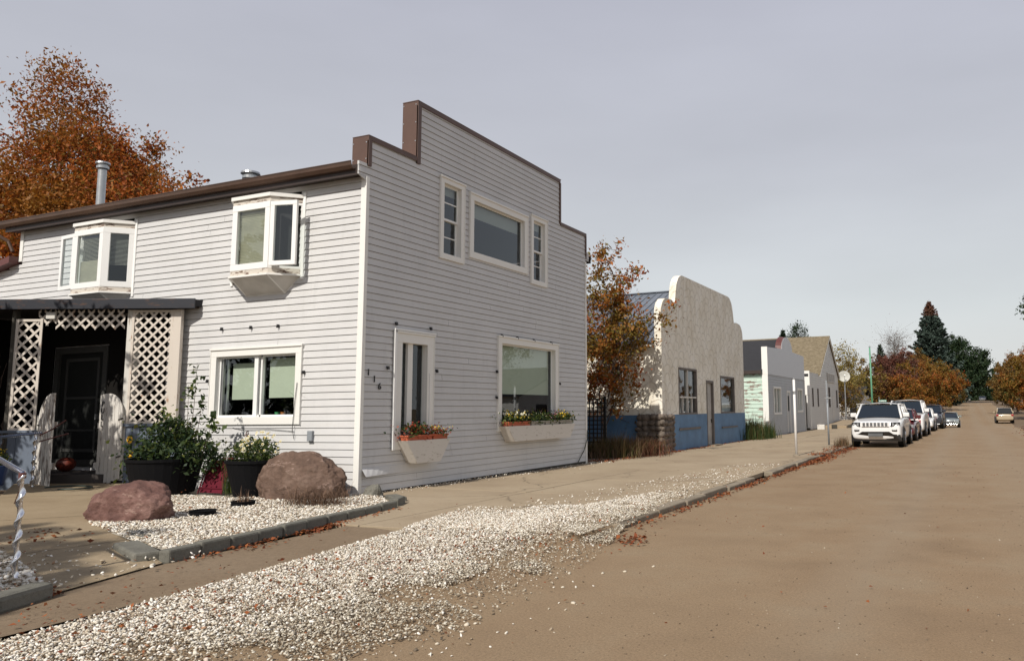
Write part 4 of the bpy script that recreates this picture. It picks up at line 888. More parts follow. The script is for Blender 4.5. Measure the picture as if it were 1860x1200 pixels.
# gates
def gate(name, H, E2, zh, zf, high, low, mat, label, letters=None, flip=False):
    t = thing(name, label, 'gate', (*H, zh)); H = Vector(H); E2 = Vector(E2); u = (E2-H); W = u.length; u.normalize(); nn = Vector((u.y, -u.x)); nn = nn if nn.dot(Vector((-H.x, -H.y))) > 0 else -nn
    fn = lambda a, o, z: (H.x+u.x*a+nn.x*o, H.y+u.y*a+nn.y*o, zh+(zf-zh)*a/W+z)
    k = 6; bw = W/k; mb = MB()
    def topz(a): tt = min(1, a/(W*.86)); return low+(high-low)*math.sqrt(max(0, 1-(1-tt)**2))
    for i in range(k):
        a0, a1 = i*bw+.004, (i+1)*bw-.004; st = 4
        pts = [(a0, random.uniform(0, .03)), (a1, random.uniform(0, .03))]+[(a1+(a0-a1)*j/st, topz(a1+(a0-a1)*j/st)) for j in range(st+1)]
        mb.prism(pts, random.uniform(-.003, .003), .022, fn)
    mb.build('boards', mat, t)
    for zz, e in ((low*.93, .07), (.38, .12)):
        m = MB(); m.box(0, W+e, -.04, -.003, zz, zz+.11, fn); m.build('rail', mat, t)
    m = MB(); m.box(-.03, .10, .024, .032, low-.06, low-.03, fn); m.build('hinge', 'timber_dark', t)
    m = MB(); m.box(-.03, .10, .024, .032, .45, .48, fn); m.build('hinge', 'timber_dark', t)
    if letters:
        for j, ch in enumerate(letters):
            a = W-.10; z = high-.20-.135*j
            ux = Vector((-u.x, -u.y, 0)) if flip else Vector((u.x, u.y, 0)); text_mesh('letter', ch, .15, 'number_black', basis(fn(a, .028, z), ux, (0, 0, 1)), t)
    return t
gate('gate', (-15.45, 10.40), (-16.12, 10.38), .31, .17, 1.82, 1.25, 'gate_paint', 'right leaf of the arched picket gate with a word down its edge', 'PULL', True)
gate('gate', (-16.93, 9.72), (-16.1, 9.5), .2, .2, 1.82, 1.25, 'gate_paint_worn', 'left leaf of the arched gate, badly peeling and seen nearly edge on')
m = MB(); m.box(-.05, .05, -.05, .05, 0, 1.4); o = m.build('gate_post', 'worn_white', bevel=.006); o.location = (-17.0, 9.78, .2); tag(o, 'short white post at the hinge of the left gate leaf', 'post')
# twisted posts and rails
def twisted(p0, z1, name, label, r=.028):
    t = thing(name, label, 'post', p0); V = []; F = []; n = 90; seg = 10; h = z1-p0[2]
    for i in range(n+1):
        z = h*i/n; a = z*34
        for k in range(seg):
            th = 2*PI*k/seg; rr = r*(.62+.38*abs(math.cos(th))**.8) ; V.append((rr*math.cos(th+a)+.010*math.cos(a), rr*math.sin(th+a)+.010*math.sin(a), z))
    for i in range(n):
        for k in range(seg): q = i*seg; F.append((q+k, q+(k+1) % seg, q+seg+(k+1) % seg, q+seg+k))
    obj('twisted_bar', np_mesh('twisted_bar', V, F, 'chrome', True), t); return t
def railing(pts, parent, r=.022):
    mb = MB(); A, B = Vector(pts[0]), Vector(pts[-1]); mb.tube(pts, r, 10); o = mb.build('handrail', 'blue_rail', parent, smooth=True)
    m = MB(); d = (B-A); L = d.length; d.normalize(); up = Vector((0, 0, 1)); s = d.cross(up).normalized(); u2 = s.cross(d)
    for k in range(int(L/.03)):
        p = A+d*(k*.03); m.tube([p+(s*math.cos(a)+u2*math.sin(a))*(r+.003)+d*(.03*a/6.28) for a in [j*2*PI/8 for j in range(9)]], .005, 4, False)
    m.build('spiral_wrap', 'chrome', parent)
t1 = twisted((-8.03, 4.5, .1), 1.03, 'twisted_post', 'shiny twisted metal post standing in the near left gravel bed'); railing([(-8.03, 4.5, 1.05), (-8.42, 4.58, 1.115), (-9.0, 4.7, 1.22)], t1, .018)
m = MB(); m.lathe([(0, .0), (.03, 0), (.03, .05), (0, .05)], (-8.03, 4.5, 1.0), 12); m.tube([(-8.05, 4.52, .98), (-8.3, 4.6, .75)], .004, 4); m.build('bracket', 'red_brown', t1)
t2 = twisted((-16.35, 9.34, .22), 1.24, 'twisted_post', 'shiny twisted metal post beside the left gate leaf', .032); railing([(-16.28, 9.4, 1.27), (-16.6, 9.05, 1.22), (-17.2, 8.5, 1.13)], t2, .024)
m = MB(); m.tube([(-16.3, 9.38, 1.22), (-16.0, 9.42, 1.33), (-15.75, 9.5, 1.5)], .013, 6); m.tube([(-16.3, 9.38, 1.1), (-16.0, 9.4, 1.16), (-15.65, 9.5, 1.25)], .013, 6); each(m, 'rusty_arm', 'red_brown', t2)
# pumpkin, mat, wreath, ring edging
t = thing('pumpkin', 'dark red pumpkin in the shade inside the gate', 'pumpkin', (-17.5, 10.62, .42)); V = []; F = []
mb = MB(); n0, m0 = 28, 10
for j in range(m0+1):
    ph = PI*j/m0
    for k in range(n0): th = 2*PI*k/n0; rr = .19*math.sin(ph)*(1-.1*abs(math.cos(th*4.5))); V.append((rr*math.cos(th), rr*math.sin(th), .15-.15*math.cos(ph)))
for j in range(m0):
    for k in range(n0): F.append((j*n0+k, j*n0+(k+1) % n0, (j+1)*n0+(k+1) % n0, (j+1)*n0+k))
obj('body', np_mesh('body', V, F, 'pumpkin', True), t); mb.tube([(0, 0, .28), (.02, 0, .34), (.05, .01, .37)], .018, 6); mb.build('stem', 'timber_dark', t, local=True)
t = thing('wall_ornament', 'small orange face ornament hung on the blue boards right of the gate', 'ornament', fP(.84, .02, 1.1)); mb = MB(); mb.lathe([(0, -.02), (.07, -.015), (.085, 0), (.07, .015), (0, .02)], (0, 0, 0), 16, 'y'); mb.build('face', 'yellow_flower', t, local=True)
mb = MB(); [mb.lathe([(0, -.024), (.014, -.024), (.014, 0)], (dx, 0, dz), 8, 'y') for dx, dz in ((-.03, .02), (.03, .02), (0, -.03))]; mb.build('features', 'number_black', t, local=True)
def ringpot(x, y, z, label, stems=0):
    t = thing('sunken_pot', label, 'pot', (x, y, z)); m = MB(); m.lathe([(.17, -.03), (.175, .045), (.19, .05), (.18, .055), (.16, .05), (.155, -.02), (0, -.02)], (0, 0, 0), 24); m.build('rim', 'black_plastic', t, local=True)
    if stems: Vv, Ff = blades(rng.normal(0, .06, (60, 3))*np.array([1, 1, 0]), .17, .005, .3); obj('stubble', np_mesh('stubble', Vv, Ff, 'dead_plant'), t)
ringpot(-10.12, 8.05, .16, 'empty black pot rim sunk in the white gravel, the nearer of the two'); ringpot(-10.55, 9.1, .16, 'black pot rim with dry stubble sunk in the gravel before the flower tub', 1)
t = thing('garden_hose', 'dark hose loop lying on the walk in front of the gate', 'hose', (-15.3, 9.35, .27)); m = MB(); m.tube([(.5*math.cos(a), .3*math.sin(a), .0) for a in [k*.3 for k in range(-4, 13)]], .016, 6); m.build('hose_loop', 'hose', t, local=True, smooth=True)

# ------------------------------------------------------------------ planters and plants of the bed
def tub(x, y, z, r0, r1, h, mat, label, name='plant_tub', parts=()):
    t = thing(name, label, 'planter', (x, y, z)); m = MB(); m.lathe([(0, 0), (r0, 0), (r1, h-.05), (r1+.02, h-.05), (r1+.025, h), (r1-.02, h), (r1-.03, h-.06), (0, h-.06)], (0, 0, 0), 28); m.build('tub', mat, t, local=True, smooth=False); return t
def clump(cen, rad, n, size, mat, name, parent, aspect=.5, squash=1):
    d = rng.normal(size=(n, 3)); d /= np.linalg.norm(d, axis=1)[:, None]; P_ = np.array(cen)+d*np.array(rad)*(rng.uniform(.15, 1, (n, 1))**.5)
    Vv, Ff = leaves(P_, size, aspect); return obj(name, np_mesh(name, Vv, Ff, mat), parent)
t = tub(-13.55, 9.95, .17, .50, .62, .62, 'black_plastic', 'wide black tub overflowing with dark green foliage beside the porch')
nn_ = 2600; d = rng.normal(size=(nn_, 3)); cen_ = np.array([(-.35, 0, .75), (.1, 0, .9), (.5, .1, .8), (-.65, .15, .45), (0, .1, 1.05), (.75, .2, .62)])[rng.integers(0, 6, nn_)]
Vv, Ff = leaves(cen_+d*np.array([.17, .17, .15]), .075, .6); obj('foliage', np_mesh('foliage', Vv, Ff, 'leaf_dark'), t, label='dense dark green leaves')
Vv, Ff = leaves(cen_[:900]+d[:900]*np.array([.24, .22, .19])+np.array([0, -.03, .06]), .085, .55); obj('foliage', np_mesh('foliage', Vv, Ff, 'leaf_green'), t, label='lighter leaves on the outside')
m = MB(); vp = []
for sx, hx, hz in ((.45, .55, 2.35), (.35, .35, 1.95), (.8, 1.05, 1.45), (-.1, -.15, 1.4), (.6, 1.2, 1.25), (.55, .75, 1.75)):
    q = [Vector((sx, .1, .6)), Vector(((sx+hx)/2+.05, .1, .6+(hz-.6)*.55)), Vector((hx, .12, hz))]; m.tube(q, [.008, .006, .003], 4, False)
    for j in range(8): u = j/8; p = q[1].lerp(q[2], u) if j > 2 else q[0].lerp(q[1], .4+u); vp += [tuple(p+Vector((random.gauss(0, .06), random.gauss(0, .05), random.gauss(0, .04)))) for _ in range(5)]
m.build('stems', 'bark', t, local=True); Vv, Ff = leaves(np.array(vp), .095, .6); obj('vine_leaves', np_mesh('vine_leaves', Vv, Ff, 'leaf_green'), t)
m = MB(); [m.lathe([(0, .03), (.04, .0), (.02, -.03)], (x_, y_, z_), 8) for x_, y_, z_ in ((-.72, -.15, .72), (-.68, -.2, .66))]; m.build('blossoms', 'yellow_flower', t, local=True)
t = tub(-11.62, 10.25, .15, .34, .48, .62, 'black_plastic', 'tall black tub of cream daisies between the red chair and the brown boulder')
clump((.0, 0, .78), (.42, .35, .25), 900, .06, 'leaf_green', 'foliage', t); 
fp = rng.normal(size=(62, 3)); fp /= np.linalg.norm(fp, axis=1)[:, None]; fp = fp*np.array([.34, .32, .24])+np.array([.18, -.06, .86]); fp = fp[fp[:, 2] > .72]
mb = MB()
for p in fp:
    r = random.uniform(.022, .04); nrm = Vector((random.gauss(.2, .4), random.gauss(-.8, .3), random.gauss(.5, .3))).normalized(); M3 = nrm.to_track_quat('Z', 'Y').to_matrix()
    for k in range(9):
        a = k*2*PI/9; q = [M3@Vector((r*c*math.cos(a+b2), r*c*math.sin(a+b2), h)) for c, b2, h in ((.2, 0, 0), (.8, -.3, .006), (1.1, 0, .0), (.8, .3, .006))]; mb.poly([Vector(p)+x_ for x_ in q])
mb.build('blossoms', 'blossom_white', t, local=True, fix=False)
mb = MB(); [mb.lathe([(0, .012), (.011, .008), (.011, 0)], tuple(Vector(p)+Vector((0, -.012, 0))), 6) for p in fp]; tag(mb.build('flower_centres', 'blossom_yellow', t, local=True), kind='stuff')
Vv, Ff = blades(rng.normal(0, .05, (90, 3))+np.array([-.45, -.15, .05]), .62, .004, .35); obj('grass_tuft', np_mesh('grass_tuft', Vv, Ff, 'leaf_green'), t)
clump((-.22, 0, 1.0), (.05, .05, .14), 60, .04, 'leaf_maroon', 'red_spikes', t)
clump((.42, -.05, .62), (.12, .14, .16), 160, .05, 'leaf_green', 'trailing_leaves', t)
t = thing('folding_chair', 'folded dark red chair with a pale arm between the two black tubs', 'chair', (-12.62, 10.25, .15))
m = MB(); m.box8([(x_, y_, z_) for z_, yy in ((.02, -.08), (.58, .12)) for x_ in (-.28, .28) for y_ in (yy, yy+.012)]); m.build('seat_fabric', 'red_mesh', t, local=True)
m = MB(); [m.tube([(sx, -.1, 0), (sx, .12, .62)], .013, 6) for sx in (-.3, .3)]; m.tube([(-.3, .12, .62), (.3, .12, .62)], .013, 6); m.tube([(-.3, -.06, .1), (.3, -.06, .1)], .013, 6); m.build('frame', 'red_mesh', t, local=True)
m = MB(); m.tube([(.28, .0, .55), (.36, -.05, .68), (.45, -.02, .8)], .014, 6); m.build('arm', 'white_post', t, local=True)
Vv, Ff = blades(np.column_stack([rng.normal(0, .28, 520), rng.normal(0, .16, 520), np.zeros(520)]), .2, .004, 1.7)
obj('dead_plant', np_mesh('dead_plant', Vv, Ff, 'dead_plant')).location = (-9.45, 9.5, .16); tag(bpy.data.objects['dead_plant'], 'dried brown plant collapsed over the gravel in front of the big boulder', 'plant')
clump_t = thing('shrub', 'soft green shrub behind the red chair against the siding', 'shrub', (-12.35, 10.75, .15)); clump((0, 0, .55), (.75, .22, .42), 1500, .05, 'leaf_green', 'foliage', clump_t)
m = MB(); [m.tube([(0, 0, 0), (random.uniform(-.5, .5), random.uniform(-.1, .1), .7)], .008, 4, False) for _ in range(8)]; m.build('stems', 'bark', clump_t, local=True)
# pot of yellow flowers at the left edge
t = thing('flower_pot', 'blue pot of yellow flowers at the left edge under the handrail', 'planter', (-16.9, 8.98, .3)); m = MB(); m.lathe([(0, 0), (.16, 0), (.23, .36), (.2, .36), (0, .3)], (0, 0, 0), 20); m.build('pot', 'blue_pot', t, local=True)
clump((0, 0, .5), (.24, .24, .17), 260, .06, 'leaf_green', 'foliage', t); clump((0, 0, .56), (.24, .24, .18), 60, .05, 'blossom_yellow', 'blossoms', t)

# window boxes
def wbox(fn, a0, a1, z1, h, tap, dep, label, troughs):
    t = thing('window_box', label, 'window box', fn((a0+a1)/2, 0, z1-h)); m = MB()
    th = .02
    def side(o): return [(a0+(tap if 0 else 0), z1), (a1, z1), (a1-tap, z1-h), (a0+tap, z1-h)]
    m.prism(side(0), dep, dep+th, fn); m.prism(side(0), .02, .04, fn)
    for s, aa, ab in ((0, a0, a0+tap), (1, a1, a1-tap)): m.box8([fn(aa+(th if s == 0 else -th)*k, o, z1) if zt else fn(ab+(th if s == 0 else -th)*k, o, z1-h) for k in (0, 1) for o in (.041, dep-.001) for zt in (0, 1)])
    m.box(a0+tap+.02, a1-tap-.02, .041, dep-.001, z1-h+.0, z1-h+.02, fn); m.build('box', 'flower_box_paint', t)
    for (b0, b1, mat, lab, cols) in troughs:
        q = fn((b0+b1)/2, dep*.55, z1-.1); tt = thing('flower_trough', lab, 'planter', q); m = MB(); zt = z1+.10
        m.box8([fn(a, o, z) for z, k in ((z1-.09, .03), (zt, 0)) for a in (b0+k, b1-k) for o in (.08+k*.5, dep-.0-k*.3)]); m.box(b0-.012, b1+.012, .07, dep+.015, zt-.03, zt, fn); m.build('trough', mat, tt, bevel=.004)
        L = b1-b0
        for (mt, n, nm, sz, zz, sp) in cols:
            c = Vector(fn((b0+b1)/2, dep*.6, zt+zz))-WL[tt.name]; k = rng.normal(size=(n, 3)); ext = L*.33
            n = int(n*1.7); k = rng.normal(size=(n, 3)); Pp = np.array(c)+k*np.array([.075, ext, sp*1.25])+np.array([.02, 0, .01]); Vv, Ff = leaves(Pp, sz, .7 if 'blossom' in mt else .5); obj(nm, np_mesh(nm, Vv, Ff, mt), tt)
wbox(fF, 12.04, 13.42, 1.03, .44, .33, .26, 'tapered peeling white window box under the narrow window', [
    (12.09, 12.85, 'terracotta', 'terracotta trough of red and green plants in the narrow window box', [('leaf_green', 150, 'foliage', .06, .10, .05), ('blossom_red', 90, 'blossoms', .05, .03, .07), ('leaf_maroon', 80, 'red_leaves', .05, .02, .05)]),
    (12.87, 13.35, 'terracotta', 'smaller terracotta trough of orange flowers at the right of the narrow window box', [('blossom_red', 60, 'blossoms', .045, .05, .05), ('blossom_yellow', 16, 'yellow_blossoms', .04, .1, .03), ('leaf_green', 60, 'foliage', .05, .03, .05)])])
fl = lambda b, n: [('leaf_green', 220, 'foliage', .06, .06, .06), ('leaf_dark', 80, 'dark_leaves', .05, .03, .05), (b, n, 'blossoms', .05, .12, .045)]
wbox(fF, 15.60, 19.0, 1.22, .36, .30, .27, 'long flaking white window box under the large window', [
    (15.66, 16.65, 'terracotta', 'terracotta trough of yellow and white pansies, leftmost in the long window box', fl('blossom_yellow', 46)+[('blossom_white', 30, 'white_blossoms', .05, .17, .035)]),
    (16.70, 17.35, 'grey_pot', 'grey trough of green leaves with few white flowers, second in the long box', fl('blossom_white', 14)),
    (17.40, 18.1, 'grey_pot', 'grey trough with a trailing pink bloom, third from left in the long box', fl('blossom_pink', 16)),
    (18.15, 18.9, 'grey_pot', 'grey trough of yellow blooms, rightmost in the long window box', fl('blossom_yellow', 60))])

# leaf litter
def litter(segs, name, label, size=.055):
    P_ = []
    for (x0, y0, x1, y1, w, n, z) in segs:
        u = rng.uniform(0, 1, n); cl_ = rng.uniform(0, 1, max(2, n//60)); u = np.where(rng.uniform(size=n) < .65, (cl_[rng.integers(0, len(cl_), n)]+rng.normal(0, .02, n)).clip(0, 1), u)
        q = np.column_stack([x0+(x1-x0)*u+rng.normal(0, w, n), y0+(y1-y0)*u+rng.normal(0, w, n), z+np.abs(rng.normal(0, .012, n))]); P_.append(q)
    Vv, Ff = leaves(np.vstack(P_), size, .55, flat=.8); o = obj(name, np_mesh(name, Vv, Ff, 'litter')); tag(o, label, 'leaves', kind='stuff')
litter([(-4.12, 9.5, -4.12, 22, .07, 1100, .01), (-4.1, 22, -4.1, 31.5, .16, 1700, .015), (-4.3, 25, -4.5, 31, .2, 500, .09), (-4.1, 40, -4.1, 66, .3, 700, .02), (-3.9, 9.2, -3.7, 8.6, .1, 70, .01)], 'fallen_leaves', 'orange fallen leaves drifted along the street kerb')
litter([(-7.56, 5.7, -8.22, 10.0, .07, 800, .062), (-7.5, 5.9, -8.1, 10.0, .11, 260, .06), (-8.7, 6.1, -7.7, 5.5, .06, 60, .1)], 'fallen_leaves', 'rust leaves gathered along the edging blocks of the bed', .045)
litter([(-10, 20.5, -9.6, 25.6, .25, 700, .09), (-9.55, 25.8, -9.5, 36.5, .12, 420, .085), (-9.6, 37, -9.6, 41, .3, 150, .085)], 'fallen_leaves', 'rust leaves lying before the shrubs and the stucco shop front')
litter([(-8.3, 4.7, -15, 8.4, .35, 160, .14), (-7.3, 4.4, -7.15, 3.9, .08, 90, .07), (-12, 8.9, -15, 10.3, .4, 60, .22)], 'fallen_leaves', 'scattered dry leaves on the shaded front walk', .05)
litter([(3.6, 44, 4.6, 60, .5, 1300, .03), (4.0, 62, 5.2, 68, .4, 300, .03)], 'fallen_leaves', 'orange leaf drift on the right road verge', .08)
litter([(-6, 3, -4.2, 11, .7, 240, .10), (-7, 4, -4.5, 20, 1.1, 90, .09), (-6.2, 3, -4.6, 10, .6, 900, .085), (-3, 4, 1.5, 30, 1.6, 130, .004)], 'fallen_leaves', 'single brown leaves blown over gravel and road', .032)

# ------------------------------------------------------------------ stucco shop with curved front
X2 = -9.75; f2 = lambda a, o, z: (X2+o, a, z)
S2 = thing('stucco_shop', 'cream stucco shop with curved false front, blue base band and a blue metal roof', 'shop', (-14, 31.1, 0))
ym, hw2 = 31.18, 5.55
def arc(cx, cz, r, a0, a1, n=8): return [(cx+r*math.cos(math.radians(a0+(a1-a0)*i/n)), cz+r*1.0*math.sin(math.radians(a0+(a1-a0)*i/n))) for i in range(n+1)]
half = [(hw2, 0), (hw2, 4.95)]+arc(hw2-.62, 4.95, .62, 8, 82, 6)+[(hw2-1.1, 5.60), (hw2-1.42, 5.52), (hw2-1.52, 5.62), (hw2-1.6, 5.95)]+arc(hw2-2.42, 5.88, .80, 12, 88, 7)
prof = [(ym+a, z) for a, z in half]+[(ym-a, z) for a, z in reversed(half)]
holes2 = dict(w1=(27.35, 29.5, 1.37, 3.13), d=(30.72, 31.72, .03, 2.74), w2=(32.75, 35.0, 1.37, 3.0))
# front wall slab with openings: build as vertical strips clipped by the outline
def topz(y):
    a = abs(y-ym); best = 0
    pts = half[1:]
    for (a0, z0), (a1, z1) in zip(pts, pts[1:]):
        lo, hi = min(a0, a1), max(a0, a1)
        if lo-1e-6 <= a <= hi+1e-6 and hi-lo > 1e-6: t = (a-a0)/(a1-a0); best = max(best, z0+(z1-z0)*t)
    if a < pts[-1][0]: best = max(best, pts[-1][1])
    return best
ys = sorted({round(ym+s*p[0], 4) for p in half for s in (-1, 1)} | {h[i] for h in holes2.values() for i in (0, 1)} | {ym+s*x*.5 for s in (-1, 1) for x in range(11)})
mb = MB(); TH = .26
for a, b in zip(ys, ys[1:]):
    if b-a < 1e-3: continue
    mid = (a+b)/2; za, zb = topz(a+1e-4), topz(b-1e-4); z0 = 1.38
    segs = [(1.38, None)]
    for h in holes2.values():
        if h[0] < mid < h[1]: segs = [(h[3], None)]
    for lo, _ in segs:
        mb.poly([f2(a, 0, lo), f2(b, 0, lo), f2(b, 0, zb), f2(a, 0, za)]); mb.poly([f2(a, -TH, lo), f2(b, -TH, lo), f2(b, -TH, zb), f2(a, -TH, za)])
    mb.poly([f2(a, 0, za), f2(b, 0, zb), f2(b, -TH, zb), f2(a, -TH, za)])
for s in (-1, 1): y = ym+s*hw2; mb.poly([f2(y, 0, 1.38), f2(y, -TH, 1.38), f2(y, -TH, 4.95), f2(y, 0, 4.95)])
mb.build('front_wall', 'stucco', S2, fix=False)
mb = MB(); Y2 = ym-hw2
mb.box(-24, X2-TH, Y2+.003, Y2+.2, 1.38, 3.9); mb.box(-24, X2-TH, ym+hw2-.2, ym+hw2-.003, 0, 3.9); mb.box(-24, -23.8, Y2, ym+hw2, 0, 3.9); mb.build('side_wall', 'stucco', S2, fix=False)
mb = MB(); yy = [ym-hw2, 30.72, 31.72, ym+hw2]
for a, b in ((yy[0], yy[1]), (yy[2], yy[3])): mb.box(X2-TH, X2+.012, a-.01*(a == yy[0]), b, 0, 1.375)
mb.box(-24, X2-TH, Y2-.012, Y2+.2, 0, 1.375); mb.build('base_band', 'blue_band', S2)
# roof
mb = MB(); ezz, rzz = 3.86, 6.55
for s in (-1, 1):
    ye = ym+s*(hw2+.28)
    mb.box8([(x, y, z+dz) for x in (-24.3, X2-TH-.002) for y, z in ((ye, ezz), (ym, rzz)) for dz in (0, .05)])
    x = -24.1
    while x < X2-TH-.1:
        mb.box8([(xx, y, z+dz) for xx in (x, x+.03) for y, z in ((ye, ezz+.051), (ym, rzz+.051)) for dz in (0, .03)]); x += .31
mb.build('roof', 'blue_roof', S2)
mb = MB(); mb.box(-24.2, X2-TH-.01, ym-.12, ym+.12, rzz+.05, rzz+.09); mb.build('ridge_cap', 'blue_roof', S2)
mb = MB(); mb.prism([(Y2+.1, 3.85), (ym+hw2-.1, 3.85), (ym, 6.5)], -.1, 0, lambda a, o, z: (X2-TH-.05+o, a, z)); mb.prism([(Y2+.1, 3.85), (ym+hw2-.1, 3.85), (ym, 6.5)], -.1, 0, lambda a, o, z: (-24+o, a, z)); each(mb, 'gable_end', 'stucco', S2)
mb = MB(); mb.box(-24, X2-TH-.02, Y2-.26, Y2-.24, 3.76, 3.9); mb.build('fascia', 'worn_white', S2)
mb = MB(); mb.box(-23, X2-.5, ym-4, ym+4, .1, .15); mb.box(-14.2, -14, Y2+.2, ym+hw2-.2, .1, 3.8); mb.build('interior', 'interior', S2)
# windows, door
def f2win(r, lab, split):
    m = MB(); ring(m, f2, *r, .075, -.12, .018); w = m.build('window', 'grey_wood', S2, label=lab)
    pane(f2, r[0]+.07, r[1]-.07, r[2]+.07, r[3]-.07, -.07, w)
    if split:
        m = MB(); mid = (r[0]+r[1])/2; zz = r[2]+.62; m.box(mid-.03, mid+.03, -.09, .0, r[2]+.07, r[3]-.07, f2); m.box(r[0]+.07, mid-.03, -.09, .0, zz, zz+.06, f2); m.box(mid+.03, r[1]-.07, -.09, .0, zz, zz+.06, f2)
        for q in (.25, .75): am = r[0]+(r[1]-r[0])*q; m.box(am-.02, am+.02, -.09, -.01, r[2]+.07, zz, f2)
        m.build('glazing_bar', 'worn_white', w)
    else:
        sheet(f2, r[0]+.08, r[1]-.08, r[2]+.08, r[2]+.45, -.2, 'board', 'white_wall', w)
f2win(holes2['w1'], 'weathered wooden shop window with glazing bars', True); f2win(holes2['w2'], 'weathered single pane shop window right of the door', False)
m = MB(); ring(m, f2, *holes2['d'], .10, -.14, .02, .0001); m.build('door_frame', 'grey_wood', S2)
m = MB(); m.box(30.82, 31.62, -.12, -.08, .03, 2.64, f2); d2 = m.build('door', 'grey_door', S2); m = MB(); m.box(31.5, 31.54, -.08, -.03, 1.0, 1.15, f2); m.build('handle', 'timber_dark', d2)
m = MB(); m.box(30.92, 31.5, -.079, -.07, .3, 1.1, f2); m.box(30.92, 31.5, -.079, -.07, 1.3, 2.4, f2); m.build('door_panel', 'grey_door', d2)
m = MB(); m.box(27.3, 29.75, .013, .06, .80, .88, f2); m.box(32.75, 35.2, .013, .06, .74, .80, f2); each(m, 'ledge', 'grey_wood', S2)
m = MB(); m.box(30.7, 31.75, .0, .35, .0, .12, f2); m.build('doorstep', 'kerb', S2)
# cobble pier on the corner
cp = thing('stone_pier', 'knee to chest high pier of rounded brown cobbles wrapping the shop corner', 'pier', (-9.9, 25.9, 0))
mb = MB(); mb.box(-10.62, X2+.06, 25.42, 26.66, 0, 1.36); mb.build('mortar', 'cobble', cp); V = []; F = []; nb = 0
def cob(p, dims):
    global nb
    n1 = len(V)*0
pts = []
for zz in np.arange(.1, 1.35, .2):
    for xx in np.arange(-10.56, X2+.02, .25): pts.append((xx+random.uniform(-.05, .05), 25.42, zz+random.uniform(-.03, .03), 0))
    for yy_ in np.arange(25.5, 26.66, .25): pts.append((X2+.06, yy_+random.uniform(-.05, .05), zz+random.uniform(-.03, .03), 1))
for xx in np.arange(-10.5, X2, .22):
    for yy_ in np.arange(25.55, 26.66, .25): pts.append((xx, yy_, 1.36, 2))
ib = bmesh.new(); bmesh.ops.create_icosphere(ib, subdivisions=2, radius=1); iv = np.array([v.co[:] for v in ib.verts]); iff = np.array([[v.index for v in f.verts] for f in ib.faces]); ib.free()
for i, (x_, y_, z_, k) in enumerate(pts):
    sc = np.array([random.uniform(.11, .17), random.uniform(.11, .17), random.uniform(.08, .12)]); sc[1 if k == 0 else (0 if k == 1 else 2)] *= .6
    V.append(iv*(1+.06*rng.normal(size=(len(iv), 1)))*sc+np.array([x_, y_, z_])); F.append(iff+i*len(iv))
obj('cobbles', np_mesh('cobbles', np.vstack(V), np.vstack(F), 'cobble', True, off=WL[cp.name]), cp)
# trellis between the buildings
t = thing('trellis', 'dark square trellis panel between the grey house and the stucco shop', 'trellis', (-10.8, 22.5, 0)); m = MB()
for k in range(7): x_ = -11.35+k*.14; m.box(x_, x_+.035, 22.49, 22.51, .1, 1.95)
for k in range(14): z_ = .15+k*.135; m.box(-11.4, -10.44, 22.475, 22.49, z_, z_+.035)
m.build('slats', 'black_iron', t); m = MB(); m.box(-10.55, -10.48, 22.51, 22.58, 0, 2.0); m.box(-11.38, -11.31, 22.51, 22.58, 0, 2.0); each(m, 'post', 'black_iron', t)
# dry shrubs at its foot
def shrub(name, label, loc, rx_, ry_, h, mats, n, w=.006, lean=.5, cat='shrub'):
    t = thing(name, label, cat, loc)
    for i, (mt, k, hh) in enumerate(mats):
        p = np.column_stack([rng.normal(0, rx_, k), rng.normal(0, ry_, k), np.zeros(k)]); Vv, Ff = blades(p, h*hh, w, lean); obj('stems' if i else 'tuft', np_mesh('stems', Vv, Ff, mt), t)
    return t
shrub('dry_shrub', 'dry brown and olive shrub sprawling at the foot of the trellis', (-10.5, 22.9, .07), .38, .5, .5, [('dry_grass', 1800, 1), ('dead_plant', 1300, .9), ('green_grass', 500, .8)], 0, .008, .8)
shrub('dry_shrub', 'reddish dry shrub in front of the cobble pier', (-9.95, 24.2, .07), .28, .5, .38, [('red_stem', 1900, 1), ('dead_plant', 700, .9), ('dry_grass', 300, 1.3)], 0, .008, .9)
shrub('grass_clump', 'tall green weeds between the stucco shop and the small grey shop', (-9.9, 38.6, .05), .4, .9, .58, [('green_grass', 3800, 1), ('dry_grass', 500, 1.4)], 0, .012, .45)
shrub('weeds', 'thin dead stalks standing beside the kerb near the second street post', (-4.45, 31.2, .08), .12, .4, .28, [('dead_plant', 240, 1), ('dry_grass', 200, .9)], 0, .006)

# ------------------------------------------------------------------ small grey shop with arched false front
X3 = -9.72; f3 = lambda a, o, z: (X3+o, a, z); Y3a, Y3b = 41.4, 51.9; ym3 = (Y3a+Y3b)/2
S3 = thing('small_shop', 'small single storey shop with grey siding, plain arched false front and peeling mint green side', 'shop', (-14, ym3, 0))
W3 = ((42.75, 44.65, 1.22, 2.78), (49.35, 51.1, 1.3, 2.82)); D3 = (46.3, 47.25, .02, 2.6)
mb = MB(); siding(mb, f3, Y3a+.06, Y3b-.06, 0, 3.38, [*W3, D3], .15, .02); mb.build('front_wall', 'siding_grey', S3, fix=False)
op = [(Y3a, 3.39), (Y3b, 3.39), (Y3b, 4.95)]+[(ym3+1.55*math.cos(math.radians(a)), 5.0+.78*math.sin(math.radians(a))) for a in range(0, 181, 15)]+[(Y3a, 4.86)]
mb = MB(); mb.prism(op, -.22, .05, f3); mb.build('false_front', 'white_board', S3)
mb = MB(); ap = [(ym3+1.62*math.cos(math.radians(a)), 5.0+.85*math.sin(math.radians(a))) for a in range(0, 181, 15)]
